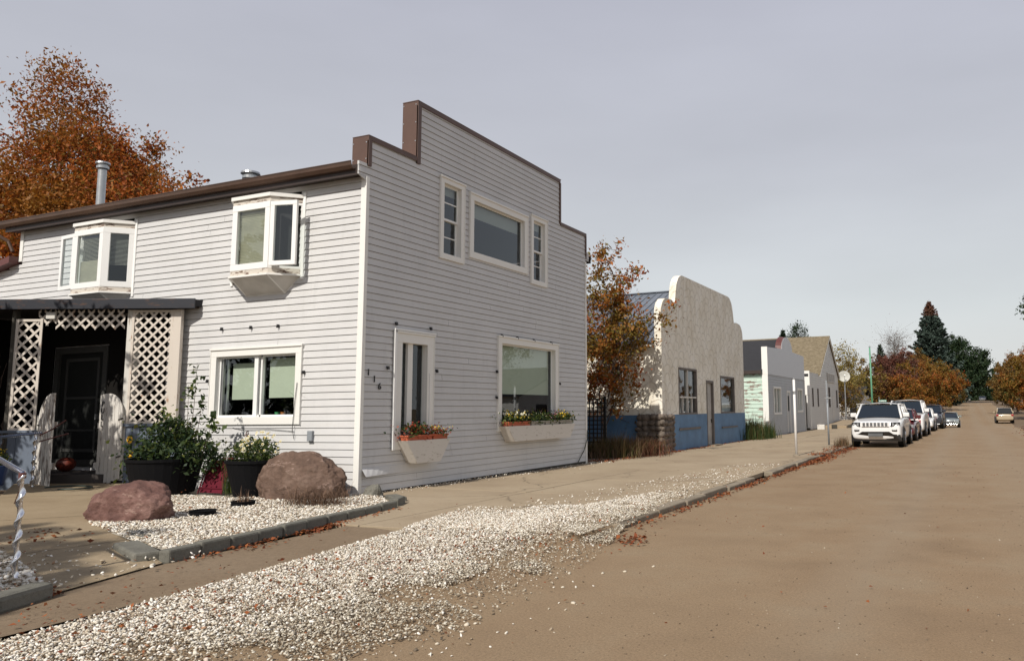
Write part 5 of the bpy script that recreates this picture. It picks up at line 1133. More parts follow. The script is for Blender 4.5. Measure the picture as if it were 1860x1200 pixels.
for p_, q_ in zip(ap, ap[1:]): mb.box8([f3(a, o, z) for a, z, k in ((p_[0], p_[1], 0), (q_[0], q_[1], 0)) for o in (-.30, .04) for (a, z) in ((a, z), (ym3+(a-ym3)*.96, 5+(z-5)*.92))])
mb.build('arch_trim', 'red_brown', S3)
mb = MB(); mb.box(X3-.25, X3+.06, Y3a-.03, Y3a+.06, 0, 3.39); mb.box(X3-.25, X3+.07, Y3a-.035, Y3a+.0, 3.39, 4.88); mb.box(X3-.1, X3+.055, Y3b-.06, Y3b+.03, 0, 3.39); each(mb, 'corner_post', 'trim', S3)
mb = MB(); siding(mb, lambda a, o, z: (a, Y3a-o, z), -22, X3-.25, 0, 3.6, [], .2, .025); mb.build('side_wall', 'green_boards', S3, fix=False)
mb = MB(); mb.box(-22, X3-.25, Y3b-.2, Y3b, 0, 3.6); mb.box(-22, -21.8, Y3a, Y3b, 0, 3.6); mb.build('rear_wall', 'siding_white', S3)
mb = MB()
for s in (-1, 1):
    ye = ym3+s*5.45; mb.box8([(x, y, z+dz) for x in (-22.3, X3-.22) for y, z in ((ye, 3.52), (ym3, 5.62)) for dz in (0, .08)])
mb.build('roof', 'shingle_black', S3); mb = MB(); mb.box(-22.2, X3-.26, Y3a-.22, Y3a-.18, 3.42, 3.6); mb.build('fascia', 'brown_dark', S3)
mb = MB(); mb.prism([(Y3a, 3.6), (Y3b, 3.6), (ym3, 5.6)], -.1, 0, lambda a, o, z: (-22+o, a, z)); mb.build('gable_end', 'siding_white', S3)
for r, lab in zip(W3, ('left window of the grey shop', 'right window of the grey shop')):
    m = MB(); ring(m, f3, *r, .12, -.1, .06); w = m.build('window', 'trim', S3); m = MB(); mid = (r[0]+r[1])/2; m.box(mid-.05, mid+.05, -.05, .02, r[2]+.12, r[3]-.12, f3); m.build('mullion', 'trim', w); pane(f3, r[0]+.1, r[1]-.1, r[2]+.1, r[3]-.1, -.04, w); sheet(f3, r[0]+.1, r[1]-.1, r[2]+.1, r[3]-.1, -.12, 'curtain_or_dark_backing', 'curtain_or_dark_backing', w)
m = MB(); ring(m, f3, *D3, .1, -.08, .04, .001); m.build('door_frame', 'trim', S3); m = MB(); m.box(D3[0]+.1, D3[1]-.1, -.05, -.01, .02, 2.5, f3); d3 = m.build('door', 'siding_grey', S3); m = MB(); m.box(D3[0]+.25, D3[1]-.25, -.01, .0, 1.4, 2.3, f3); m.build('door_light', 'door_dark', d3)
m = MB(); m.box(X3-.02, X3+.4, D3[0]-.1, D3[1]+.1, 0, .1); m.build('doorstep', 'kerb', S3)

# ------------------------------------------------------------------ white gabled hall with lean-to front
X4 = -9.75; f4 = lambda a, o, z: (X4+o, a, z); S4 = thing('gabled_hall', 'tall white gabled hall with steep brown shingle roof, faded sign plaque and lean-to front', 'hall', (-15, 61, .2))
ga, gb, gp_ = 58.0, 67.3, 62.9
W4 = ((62.0, 62.75, 1.6, 3.15), (65.9, 66.5, 1.55, 3.0)); W4b = ((54.9, 55.35, 1.65, 2.95), (57.0, 57.45, 1.65, 2.95)); D4 = (63.8, 64.8, .35, 2.5)
mb = MB(); siding(mb, f4, ga, gb, .1, 4.1, [*W4, D4], .16, .02)
z = 4.1
while z < 7.0: h = (4.65-(z+.08-4.1)*1.52); siding(mb, f4, gp_-h, gp_+h-.2, z, z+.16, [], .16, .02, zo=4.1); z += .16
siding(mb, lambda a, o, z: f4(a, o, z), 53.95, ga, .1, 4.02, W4b, .16, .02); mb.build('front_wall', 'siding_white', S4, fix=False)
mb = MB(); mb.box(-26, X4-.1, ga, ga+.15, 0, 4.1); mb.box(-26, X4-.1, gb-.15, gb, 0, 4.1); mb.box(-14, X4-.02, 53.95, 54.05, 2.4, 3.7); mb.prism([(ga, 4.1), (gb, 4.1), (gp_, 7.0)], -.1, 0, lambda a, o, z: (-26+o, a, z)); mb.box(X4-.2, X4-.03, ga+.1, gb-.1, 0, .2); mb.build('side_wall', 'siding_white', S4)
mb = MB(); mb.box(-14, X4-.3, 53.95, 54.1, .2, 2.4); mb.build('dark_entrance', 'dark_red_door', S4)
mb = MB(); mb.box(-14.5, X4-.03, 53.9, ga, 3.78, 3.86); mb.box(-14.5, X4-.02, 53.86, 53.93, 3.72, 3.9); mb.build('lean_to_roof', 'shingle_black', S4)
mb = MB(); mb.box(X4-.35, X4+.05, 53.88, 54.1, 2.45, 4.1); mb.box(X4-.2, X4+.05, 53.9, 54.02, .2, 2.45); mb.box(-12.6, X4-.35, 53.9, 53.95, 3.9, 3.96); mb.box(-12.6, X4-.35, 53.9, 53.95, 2.4, 2.5); mb.build('corner_post', 'trim', S4)
mb = MB()
for s, ye, ze in ((-1, ga-.3, 3.92), (1, gb+.25, 4.0)):
    mb.box8([(x, y, z+dz) for x in (-26.3, X4+.16) for y, z in ((ye, ze), (gp_, 7.12)) for dz in (0, .12)])
mb.build('roof', 'brown_shingle', S4)
mb = MB()
for ye, ze in ((ga-.28, 3.86), (gb+.22, 3.94)): mb.box8([(x, y, z+dz) for x in (X4+.10, X4+.17) for y, z in ((ye, ze), (gp_, 7.05)) for dz in (0, .10)])
each(mb, 'barge_board', 'trim', S4)
for r in (*W4, *W4b):
    m = MB(); ring(m, f4, *r, .06, -.08, .04); w = m.build('window', 'grey_wood', S4); pane(f4, *r, -.05, w)
m = MB(); m.box(D4[0], D4[1], -.05, .03, D4[2], D4[3], f4); m.build('door', 'siding_white', S4)
m = MB(); m.box(61.6, 65.0, .02, .06, 3.55, 4.25, f4); sg = m.build('sign_plaque', 'grey_door', S4, label='faded grey sign plaque with a pale raised border'); m = MB(); ring(m, f4, 61.6, 65.0, 3.55, 4.25, .06, .06, .09)
m.build('border', 'siding_white', sg)
# concrete ramp, blocks and railings by the hall
flat('lot', [(-4.6, 66.9), (-9.7, 66.9), (-9.7, 67.4), (-16, 67.4), (-16, 69.8), (-4.6, 69.8)], .03, 'dirt', kind='structure')
m = MB(); m.box8([(x, y, z) for x in (-9.6, -8.0) for y, zt in ((58.5, .25), (66.8, .55)) for z in (.0, zt)]); o = m.build('ramp', 'timber_tan', bevel=.02); tag(o, 'tan concrete ramp rising along the front of the white hall', 'ramp')
for i, (x, y, w, d_, h, mt, lb) in enumerate([(-9.2, 54.9, .5, .35, .35, 'worn_white', 'pale concrete block by the lean-to front'), (-8.6, 56.8, .35, .35, .3, 'timber_dark', 'small dark stump on the ramp side'), (-7.9, 59.6, .9, .3, .22, 'timber_dark', 'dark timber beam lying before the ramp'), (-7.3, 60.9, .8, .3, .24, 'timber_dark', 'second dark timber beam nearer the kerb')]):
    m = MB(); m.box(-w/2, w/2, -d_/2, d_/2, 0, h); o = m.build('block' if i < 2 else 'timber_beam', mt, bevel=.03); o.location = (x, y, .07); o.rotation_euler.z = .3*i; tag(o, lb, 'block' if i < 2 else 'beam')
t = thing('steps_railing', 'dark metal handrail by the right end of the white hall', 'railing', (-8.4, 66.0, .4)); m = MB()
for k in range(5): m.tube([(-8.3, 64.2+k*.5, .4), (-8.3, 64.2+k*.5, 1.5)], .02, 5)
m.tube([(-8.3, 64.2, 1.5), (-8.3, 66.2, 1.5)], .025, 5); m.tube([(-8.3, 64.2, .8), (-8.3, 66.2, .8)], .02, 5); m.build('rails', 'black_iron', t)
t = thing('satellite_dish', 'cream satellite dish on a pole beyond the white hall', 'dish', (-9.35, 68.4, 0)); m = MB(); m.tube([(0, 0, 0), (0, 0, 4.1)], .05, 8); m.build('mast', 'galv', t, local=True)
m = MB(); m.lathe([(0, .14), (.2, .12), (.38, .06), (.48, .0), (.50, -.01), (.48, -.015), (.38, .04), (0, .12)], (0, 0, 0), 28, 'y'); dsh = m.build('dish', 'dish', t, local=True, smooth=True); dsh.location = (.0, -.15, 4.2); dsh.rotation_euler = (math.radians(-18), 0, math.radians(14))
m = MB(); m.tube([(0, -.02, -.5), (0, -.5, -.1)], .015, 5); m.box(-.05, .05, -.56, -.46, -.14, -.04); m.build('feed_arm', 'galv', dsh, local=True)
# pale house glimpsed behind the trees
t = thing('white_cottage', 'small white cottage half hidden behind yellow trees beyond the hall', 'house', (-14, 78, 0)); m = MB(); siding(m, lambda a, o, z: (a, 75-o, z), -16, -8.8, -.3, 2.3, [(-9.9, -9.2, .6, 1.8)], .2, .02); siding(m, lambda a, o, z: (-8.8+o, a, z), 75, 82, -.3, 2.7, [], .2, .02); m.build('wall', 'siding_white', t, fix=False)
m = MB(); m.box(-9.95, -9.15, 74.95, 75.05, .55, 1.85); w = m.build('window', 'trim', t); m = MB(); m.box(-9.88, -9.22, 74.93, 74.96, .62, 1.78); m.build('pane', 'car_glass', w)
m = MB()
for s in (-1, 1): m.box8([(x, y, z+dz) for x in (-16.4, -8.6) for y, z in ((78.5+s*3.9, 2.25), (78.5, 3.5)) for dz in (0, .1)])
m.build('roof', 'shingle_black', t)
# cottage and hedge on the other side (seen in the window reflection)
t = thing('opposite_house', 'grey gabled bungalow across the street reflected in the shop windows', 'house', (20, 66, 0)); m = MB(); m.box(15, 25, 58, 74, 0, 3.0); m.prism([(58, 3.0), (74, 3.0), (66, 5.6)], 0, 9.9, lambda a, o, z: (15.05+o, a, z)); m.build('wall', 'siding_white', t)
m = MB()
for s in (-1, 1): m.box8([(x, y, z+dz) for x in (14.5, 25.4) for y, z in ((66+s*8.6, 2.85), (66, 5.65)) for dz in (0, .12)])
m.build('roof', 'shingle_black', t); m = MB(); m.box(14.96, 15.02, 61, 63.4, .9, 2.2); m.box(14.96, 15.02, 68, 70.4, .9, 2.2); each(m, 'window', 'car_glass', t); m = MB(); m.box(14.95, 15.02, 65, 66, 0, 2.2); m.build('door', 'door_dark', t)
# ------------------------------------------------------------------ street posts
def spost(x, y, h, label, mat, kind):
    t = thing('street_post', label, 'post', (x, y, .07), 0); m = MB()
    if kind == 0: m.tube([(0, 0, 0), (0, 0, h)], .04, 10); m.build('pole', mat, t, local=True, smooth=True); m = MB(); m.lathe([(.046, h*.79), (.046, h*.83)], (0, 0, 0), 10); m.lathe([(.043, h-.05), (.043, h), (0, h+.01)], (0, 0, 0), 10); m.build('band', 'galv', t, local=True)
    else:
        m.tube([(0, 0, 0), (0, 0, h)], .035, 10); m.build('pole', mat, t, local=True, smooth=True); m = MB(); m.box(-.03, .03, -.055, -.03, h-.02, h+.55); m.box(-.012, .012, -.06, -.05, h-.3, h+.5); each(m, 'signal_plate', 'elec_grey', t, local=True)
        m = MB(); m.box(-.09, .16, -.05, -.03, h-.16, h-.11); m.build('bracket', 'galv', t, local=True)
    m = MB(); m.lathe([(.11, 0), (.10, .04), (.05, .07), (0, .07)], (0, 0, -.02), 12); m.build('base', 'kerb', t, local=True)
spost(-4.98, 24.9, 2.44, 'white painted post standing nearer along the kerb', 'white_post', 0)
spost(-4.96, 31.2, 2.0, 'bare grey steel post with a narrow plate, behind the white post', 'elec_grey', 1)
t = thing('flag_pole', 'tall thin green pole rising behind the parked cars', 'pole', (-6.7, 64, 0)); m = MB(); m.tube([(0, 0, 0), (0, 0, 6.25)], [.075, .06], 10); m.build('mast', 'pole_green', t, local=True, smooth=True); m = MB(); m.lathe([(0, .1), (.08, .05), (.08, 0), (0, -.03)], (0, 0, 6.28), 10); m.build('finial', 'galv', t, local=True)
t = thing('street_sign', 'green street name sign showing just above the white car roof', 'sign', (-6.1, 63.2, 0)); m = MB(); m.tube([(0, 0, 0), (0, 0, 2.35)], .03, 8); m.build('pole', 'galv', t, local=True)
m = MB(); m.box(-.05, .55, -.012, .012, 1.95, 2.13); sn = m.build('sign_plate', 'sign_green', t, local=True, bevel=.006); m = MB()
for k, (a, b) in enumerate(((0, .07), (.11, .2), (.23, .34), (.37, .42), (.45, .51))): m.box(a, b, -.018, -.013, 2.0, 2.08)
m.build('lettering', 'sign_pale', sn, local=True)

# ------------------------------------------------------------------ vehicles (front towards -y)
def car(label, cat, loc, rz, s, group=None, name='parked_car'):
    t = thing(name, label, cat, loc, rz, group); L, W, H, hz, belt, gc = s['L'], s['W'], s['H'], s['hood'], s['belt'], s.get('gc', .22); hw = W/2; pm = s['paint']
    y0, y1 = 0, L; wb0, wb1 = s['wb0'], s['wb1']
    # body loft
    st = []
    for y, k, zt, zb in s['stations']: st.append((y*L, hw*k, zt, zb))
    V = []; F = []; ringn = 13
    for y, w, zt, zb in st:
        half = [(w*.80, zb), (w*.96, zb+.06), (w, zb+.25*(zt-zb)), (w*1.0, zb+.62*(zt-zb)), (w*.975, zt-.10), (w*.91, zt-.02)]
        prof_ = [(a, z) for a, z in half]+[(0, zt+.035)]+[(-a, z) for a, z in reversed(half)]
        V += [(a, y, z) for a, z in prof_]
    for i in range(len(st)-1):
        for k in range(ringn-1): a = i*ringn+k; F.append((a, a+1, a+ringn+1, a+ringn))
        F.append((i*ringn+ringn-1, i*ringn, (i+1)*ringn, (i+1)*ringn+ringn-1))
    F.append(tuple(range(ringn-1, -1, -1))); F.append(tuple((len(st)-1)*ringn+k for k in range(ringn)))
    me = bpy.data.meshes.new('body'); me.from_pydata(V, [], F); me.materials.append(MATS[pm]); [setattr(p, 'use_smooth', True) for p in me.polygons]
    b = bmesh.new(); b.from_mesh(me); bmesh.ops.recalc_face_normals(b, faces=b.faces); b.to_mesh(me); b.free(); body = obj('body', me, t)
    ss = body.modifiers.new('sub', 'SUBSURF'); ss.levels = 2; ss.render_levels = 2
    # greenhouse
    gb0, gt0, gt1, gb1 = s['cab']; bw, tw = hw*.90, hw*.74; rz_ = H-.06
    bb = [(-bw, gb0*L, belt), (bw, gb0*L, belt), (bw, gb1*L, belt), (-bw, gb1*L, belt)]; tt = [(-tw, gt0*L, rz_-.03), (tw, gt0*L, rz_-.03), (tw, gt1*L, rz_-.05), (-tw, gt1*L, rz_-.05)]
    m = MB()
    for i in range(4): j = (i+1) % 4; m.poly([bb[i], bb[j], tt[j], tt[i]])
    m.poly(tt); m.build('windows', s.get('glass', 'car_glass'), t, local=True)
    m = MB(); nx, ny = 7, 7; o_ = .02
    for j in range(ny):
        for i in range(nx):
            def P_(i, j): u = i/nx*2-1; v = j/ny; y = gt0*L-.05+(gt1*L-gt0*L+.08)*v; return (u*(tw+.03), y, rz_+.065-.065*u*u-.04*(2*v-1)**2)
            m.poly([P_(i, j), P_(i+1, j), P_(i+1, j+1), P_(i, j+1)])
            if i in (0, nx-1) or j in (0, ny-1): 
                q = [P_(i, j), P_(i+1, j), P_(i+1, j+1), P_(i, j+1)]; m.poly([(a, b2, c-.06) for a, b2, c in q])
    for (xa) in (-1, 1): m.box8([(xa*(tw+.03)-xa*.02*k, y, z) for k in (0, 1) for y in (gt0*L-.03, gt1*L+.02) for z in (rz_-.06, rz_+.01)])
    m.build('roof', s.get('roofpaint', pm), t, local=True, smooth=True)
    m = MB()
    for i in range(4): m.tube([Vector(bb[i])+Vector((0, 0, -.02)), Vector(tt[i])], .045, 6)
    for q in s.get('pillars', (.45, .75)):
        for sx in (0, 1):
            pa = Vector(bb[sx]).lerp(Vector(bb[3-sx if sx == 0 else 2]), q); pb = Vector(tt[sx]).lerp(Vector(tt[3 if sx == 0 else 2]), q); m.tube([pa, pb], .035, 6)
    each(m, 'pillar', pm, t, local=True, smooth=True)
    # wheels
    R = s['R']
    for sx in (-1, 1):
        for wy in (wb0, wb1):
            m = MB(); x_ = sx*(hw-.20); m.lathe([(R+.075, sx*.205), (R+.07, sx*.218), (R+.0, sx*.214), (0, sx*.21)], (x_, wy, R), 28, 'x'); m.build('wheel_arch', 'paint_black_trim', t, local=True)
            m = MB(); m.lathe([(R*.5, -sx*.02), (R*.93, -sx*.03), (R, 0), (R, sx*.20), (R*.95, sx*.235), (R*.68, sx*.24), (R*.64, sx*.2), (0, sx*.19)], (x_, wy, R), 28, 'x'); w = m.build('wheel', 'tyre', t, local=True, smooth=False)
            m = MB(); m.lathe([(R*.66, sx*.225), (R*.6, sx*.232), (R*.56, sx*.21)], (x_, wy, R), 24, 'x')
            for k in range(5): a = k*2*PI/5; m.tube([(x_+sx*.225, wy, R), (x_+sx*.225, wy+math.cos(a)*R*.6, R+math.sin(a)*R*.6)], .028, 4)
            m.lathe([(0, sx*.24), (.07, sx*.235), (.075, sx*.2)], (x_, wy, R), 10, 'x'); m.build('rim', 'rim', w, local=True)
    for sx in (-1, 1):
        m = MB(); my = gb0*L+.28; m.box8([(sx*(hw*.93+a), my+y+.05*k, belt+.02+z) for k, a in ((0, 0), (1, .24)) for y in (0, .09) for z in (0, .17)]); m.build('mirror', pm, t, local=True, bevel=.03)
    s['front'](t, s, L, hw); return t
def rear_simple(t, s, L, hw):
    for sx in (-1, 1): m = MB(); m.box(sx*hw*.95, sx*hw*.7, L-.08, L+.0, s['belt']-.3, s['belt']-.08); m.build('tail_light', 'lamp_red', t, local=True, bevel=.02)
def front_jeep(t, s, L, hw):
    m = MB(); pts = [(-.93, .25), (.93, .25), (.90, .50), (.66, .52), (.5, .62), (-.5, .62), (-.66, .52), (-.90, .50)]; fn = lambda a, o, z: (a*hw/.97, -.035+o+abs(a)**3*.16, z)
    m.prism([(a, z) for a, z in pts], -.02, .35, fn); m.build('lower_bumper', 'paint_black_trim', t, local=True)
    m = MB(); m.box(-.27, .27, -.085, -.055, .44, .56); m.build('number_plate', 'bumper_grey', t, local=True)
    g = MB(); g.box(-.52, .52, -.030, .03, .80, .99); gr = g.build('grille', s['paint'], t, local=True, bevel=.015)
    m = MB()
    for k in range(7): a = -.47+k*.138; m.box(a, a+.10, -.042, -.03, .82, .97)
    m.build('grille_slots', 'chrome', gr, local=True)
    m = MB()
    for k in range(7): a = -.47+k*.138; m.box(a+.018, a+.082, -.046, -.040, .835, .955)
    m.build('grille_mesh', 'bumper_grey', gr, local=True)
    for sx in (-1, 1):
        m = MB(); m.box8([(sx*x, y+.0, z) for x, y_ in ((.56, -.02), (.90, .14)) for y in (y_-.02, y_+.1) for z in (.81, .97)]); h = m.build('headlight', 'paint_black_trim', t, local=True, bevel=.02)
        m = MB(); m.lathe([(0, 0), (.06, 0), (.065, .03)], (sx*.64, -.012, .89), 14, 'y'); m.lathe([(0, .06), (.05, .06), (.055, .09)], (sx*.80, -.01, .89), 14, 'y'); m.build('lens', 'lamp_glass', h, local=True)
        m = MB(); m.box(sx*.60, sx*.80, -.015, .05, .63, .71); m.build('fog_light', 'paint_black_trim', t, local=True, bevel=.025)
    m = MB(); m.box(-.45, .45, s['cab'][0]*L-.02, s['cab'][0]*L+.02, s['belt']+.0, s['belt']+.02); m.build('wiper', 'paint_black_trim', t, local=True)
    m = MB()
    for sx in (-1, 1): m.tube([(sx*.62, s['cab'][1]*L+.1, s['H']-.03), (sx*.62, s['cab'][1]*L+.3, s['H']+.03), (sx*.62, s['cab'][2]*L-.3, s['H']+.03), (sx*.62, s['cab'][2]*L-.1, s['H']-.05)], .02, 5)
    m.build('roof_rail', 'bumper_grey', t, local=True); rear_simple(t, s, L, hw)
def front_plain(t, s, L, hw):
    h = s['hood']; m = MB(); m.box(-hw*.5, hw*.5, -.055, .04, h-.32, h-.16); m.build('grille', 'bumper_grey', t, local=True, bevel=.015)
    m = MB(); m.box(-hw*.8, hw*.8, -.05, .1, .25, .36); m.build('lower_bumper', 'paint_black_trim', t, local=True, bevel=.02)
    m = MB(); m.box(-.26, .26, -.075, -.02, .40, .52); m.build('number_plate', 'bumper_grey', t, local=True)
    for sx in (-1, 1): m = MB(); m.box8([(sx*x, y, z) for x, yy in ((hw*.56, -.01), (hw*.93, .13)) for y in (yy-.02, yy+.08) for z in (h-.30, h-.15)]); m.build('headlight', 'lamp_glass', t, local=True, bevel=.02)
    rear_simple(t, s, L, hw)
suv_st = [(0, .80, .86, .40), (.012, .93, .96, .30), (.05, .97, 1.02, .26), (.14, .99, 1.07, .25), (.29, 1.0, 1.16, .25), (.5, 1.0, 1.18, .25), (.8, 1.0, 1.17, .25), (.95, .97, 1.12, .28), (.99, .92, 1.0, .36), (1, .8, .9, .45)]
SUV = dict(L=4.8, W=1.94, H=1.75, hood=1.02, belt=1.14, wb0=.95, wb1=3.85, R=.38, paint='paint_white', stations=suv_st, cab=(.24, .37, .88, .97), front=front_jeep, pillars=(.38, .66))
sed_st = [(0, .78, .62, .34), (.012, .92, .70, .26), (.06, .97, .76, .22), (.2, .99, .84, .2), (.32, 1, .92, .2), (.6, 1, .93, .2), (.85, .99, .93, .22), (.96, .95, .88, .26), (1, .8, .74, .38)]
SED = dict(L=4.6, W=1.76, H=1.44, hood=.80, belt=.91, wb0=.85, wb1=3.55, R=.32, paint='paint_white', stations=sed_st, cab=(.27, .42, .70, .88), front=front_plain, pillars=(.5,))
def V_(b, **k): d = dict(b); d.update(k); return d
G = 'cars parked along the left kerb'
car('white sport utility vehicle with seven slot grille parked first in the kerb line', 'car', (-3.24, 31.6, 0), math.radians(-1.0), SUV, G)
car('dark red car almost hidden between the two white tall cars', 'car', (-3.02, 37.6, 0), math.radians(-1), V_(SED, paint='paint_red', H=1.5, hood=.9, belt=.98), G)
car('taller white sport utility vehicle parked third in the kerb line', 'car', (-2.98, 43.3, 0), math.radians(-1), V_(SUV, H=1.95, front=front_plain, W=2.0, belt=1.25, stations=[(a, b, c*1.09, d) for a, b, c, d in suv_st]), G)
car('small white hatchback parked behind the tall white car', 'car', (-2.75, 52.5, 0), math.radians(-1), V_(SED, H=1.5, L=4.2, wb1=3.3), G)
car('black sport utility vehicle parked behind the small white hatchback', 'car', (-2.45, 58.5, 0), math.radians(-1), V_(SUV, paint='paint_dark', front=front_plain, H=1.72), G)
car('old grey green sedan parked farthest in the line beyond the crossing', 'car', (-1.45, 76.5, zr(77)+.01), math.radians(0), V_(SED, paint='paint_grey', W=1.82, L=5.0, wb1=3.8), G)
def front_pick(t, s, L, hw): front_plain(t, s, L, hw)
simple('tinted_glass', (.02, .022, .025), .6, spec=.1)
pk = V_(SUV, glass='tinted_glass', paint='paint_tan', roofpaint='paint_white', H=1.78, L=5.1, wb1=4.0, W=1.85, belt=1.12, front=front_plain, cab=(.26, .38, .95, .99))
o = car('beige pickup with a white canopy seen from behind on the right side of the road', 'pickup', (4.0, 98+5.1, zr(100)+.01), math.radians(180), V_(pk), None, 'pickup_truck'); o.location = (4.05, 97.5, zr(98)+.01); o.rotation_euler.z = 0
# it faces away: turn about its middle
o.rotation_euler.z = math.radians(180); o.location = (4.05, 102.6, zr(100)+.02)
car('distant white car at the top of the rise under the trees', 'car', (.6, 236, zr(236)), 0, V_(SED), None)
car('distant dark car beyond the crest on the right lane', 'car', (4.7, 245, zr(245)), 0, V_(SED, paint='paint_dark'), None)

# ------------------------------------------------------------------ trees
tree('autumn_tree', 'large rust orange autumn tree towering behind the left end of the grey house', (-42.2, 26, 0), 21.8, [(-3.3, 0, 18.6, 2.2, 2.2, 3.2), (-2.0, 0, 14.2, 4.4, 4.2, 3.8), (-5.5, 0, 14, 3, 3, 3), (2.6, 0, 11.8, 4.6, 4.2, 3.3), (-3.5, 0, 10, 6.5, 5, 4.5), (4.2, 0, 9.0, 3.6, 3.4, 2.5), (0, 1, 8, 6.6, 5, 4)], 'leaf_rust', 200000, .18, .34, 34, spread=.36, twigs=7, lean=(-3.2, 0))
tree('autumn_tree', 'slender sapling with orange and green leaves between the grey house and the stucco shop', (-11.6, 24.5, .05), 7.5, [(.4, 0, 6.2, .85, .6, 1.15), (.3, 0, 5.1, 1.05, .7, 1.05), (.95, -.1, 4.2, 1.15, .7, .8), (1.7, -.2, 4.3, .95, .45, .45), (-.1, 0, 3.3, .8, .6, 1.0), (.3, 0, 2.5, .85, .6, .65), (2.65, -.3, 4.5, .5, .3, .35)], 'leaf_mixed', 9500, .12, .04, 26, spread=.4, twigs=5, fork=.1, lean=(.75, 0), bark='bark')
conifer('spruce', 'tall blue spruce with rust brown top standing above the orange hedge trees', (-6.1, 185, 1.4), 24, 8.4, 'needle_blue', .35, 1.9, upper='needle_rust', droop=.16, power=.85)
conifer('spruce', 'smaller dark spruce behind the green pole', (-10.9, 118, 0), 10.8, 2.6, 'needle_dark', .2, .9)
conifer('spruce', 'tip of a dark spruce showing over the arched false front', (-16.1, 76, 0), 9.4, 1.9, 'needle_dark', .15, 2.2)
tree('evergreen_tree', 'round dark evergreen crown peeping over the brown shingle roof', (-14.45, 76, 0), 9.9, [(0, 0, 8.6, .85, .85, 1.15), (0, 0, 6.8, 1.2, 1.2, 1.4)], 'leaf_dark', 7000, .15, .14, 10)
GT = 'autumn street trees of the left side'
tree('street_tree', 'thin yellow green tree right beside the white hall gable', (-10.9, 79, -.3), 8.8, [(0, 0, 6.8, 1.5, 1.6, 1.6), (.3, 0, 4.8, 2.0, 2, 1.5), (-.7, 0, 3.4, 2, 2, 1.2)], 'leaf_yellow', 5200, .17, .12, 24, bark='bark_grey', spread=.6)
tree('street_tree', 'low yellow bush like tree before the white cottage wall', (-9.2, 72.5, -.2), 4.4, [(0, 0, 3.0, 1.3, 1, 1.0), (.6, 0, 2.0, 1.2, 1, 1.0)], 'leaf_yellow', 2200, .13, .08, 12, spread=.6)
tree('street_tree', 'small olive tree in front of the cottage roof', (-10.6, 71.5, -.1), 5.2, [(0, 0, 3.7, 1.2, 1, 1.1), (1.2, 0, 3.0, 1.1, 1, 1.1), (.3, 0, 1.9, 1.2, 1, 1.0)], 'leaf_olive', 3600, .13, .09, 14, spread=.6)
tree('street_tree', 'olive tree between the dish and the green pole', (-9.4, 86, -.4), 7.6, [(0, 0, 5.4, 2.0, 2, 1.7), (.9, 0, 3.6, 2, 2, 1.6), (-.8, 0, 3.2, 1.8, 2, 1.5)], 'leaf_olive', 8200, .19, .12, 16)
tree('street_tree', 'nearly bare grey twigged tree rising left of the blue spruce', (-9.6, 126, 0), 13.4, [(0, 0, 10.6, 2.0, 2, 2.6), (.6, 0, 7.5, 3, 2, 2.5)], 'leaf_maroon', 1500, .16, .14, 60, bark='bark_grey', spread=.8, twigs=13, fork=.2)
tree('street_tree', 'maroon brown tree left of the spruce foot', (-8.4, 112, -.2), 10.4, [(0, 0, 7.4, 2.6, 2.4, 2.4), (-1, 0, 5, 3, 3, 2.6), (1.6, 0, 6.6, 2.4, 2.4, 2.2), (2.6, 0, 5, 2, 2, 2)], 'leaf_maroon', 13000, .23, .18, 24)
tree('street_tree', 'russet tree directly behind the green pole', (-7.7, 90, -.4), 8.4, [(0, 0, 6.0, 1.9, 2, 1.9), (1.2, 0, 4.6, 2.0, 2, 2.0), (-1.3, 0, 4.0, 2.0, 2, 2.0), (0, 0, 2.6, 2.6, 2, 1.8)], 'leaf_maroon', 10500, .2, .15, 18)
tree('street_tree', 'brown olive tree filling the gap behind the dish', (-13.6, 104, -.4), 9.6, [(0, 0, 6, 3.2, 3, 2.6), (1.8, 0, 4, 3, 3, 2.6)], 'leaf_olive', 8600, .22, .16, 16)
tree('street_tree', 'tall brown olive tree between the bare tree and the blue spruce', (-8.2, 138, .2), 11.5, [(0, 0, 8.2, 3.2, 3, 2.8), (-2.4, 0, 6.4, 3, 3, 2.6), (2.2, 0, 6.4, 2.6, 3, 2.6)], 'leaf_olive', 12000, .25, .18, 20)
tree('street_tree', 'bright orange tree between the green pole and the black car', (-6.3, 88, -.4), 6.4, [(0, 0, 4.4, 1.9, 2, 1.6), (1.1, 0, 3.4, 1.8, 2, 1.7), (-.9, 0, 3.0, 1.9, 2, 1.7)], 'leaf_orange', 7800, .18, .12, 16)
tree('street_tree', 'broad orange and green tree overhanging the road behind the black car', (-5.4, 101, -.4), 8.2, [(0, 0, 5.9, 2.4, 2.6, 2.0), (1.7, 0, 4.8, 2.2, 2.6, 1.9), (-1.6, 0, 4.6, 2.4, 2.4, 2.0), (.4, 0, 2.6, 2.8, 2.2, 1.8)], 'leaf_orange', 16500, .2, .15, 20)
tree('street_tree', 'orange tree above the old sedan with branches reaching over the road', (-4.8, 124, 0), 9.2, [(0, 0, 6.4, 3, 3, 2.3), (2.4, 0, 5.3, 2.8, 2.6, 2.0), (3.9, 0, 4.7, 1.7, 1.6, 1.2), (-2, 0, 4.6, 3, 3, 2.4), (.6, 0, 2.6, 3, 2.6, 1.8)], 'leaf_orange', 19000, .23, .16, 22)
tree('street_tree', 'olive green tree under the blue spruce', (-4.8, 152, .7), 10.4, [(0, 0, 7.0, 3.6, 3, 2.8), (2.8, 0, 5.2, 2.8, 2.6, 2.4), (-3, 0, 5.4, 3, 3, 2.7), (1, 0, 2.8, 4, 3, 2.2)], 'leaf_olive', 15000, .27, .2, 18)
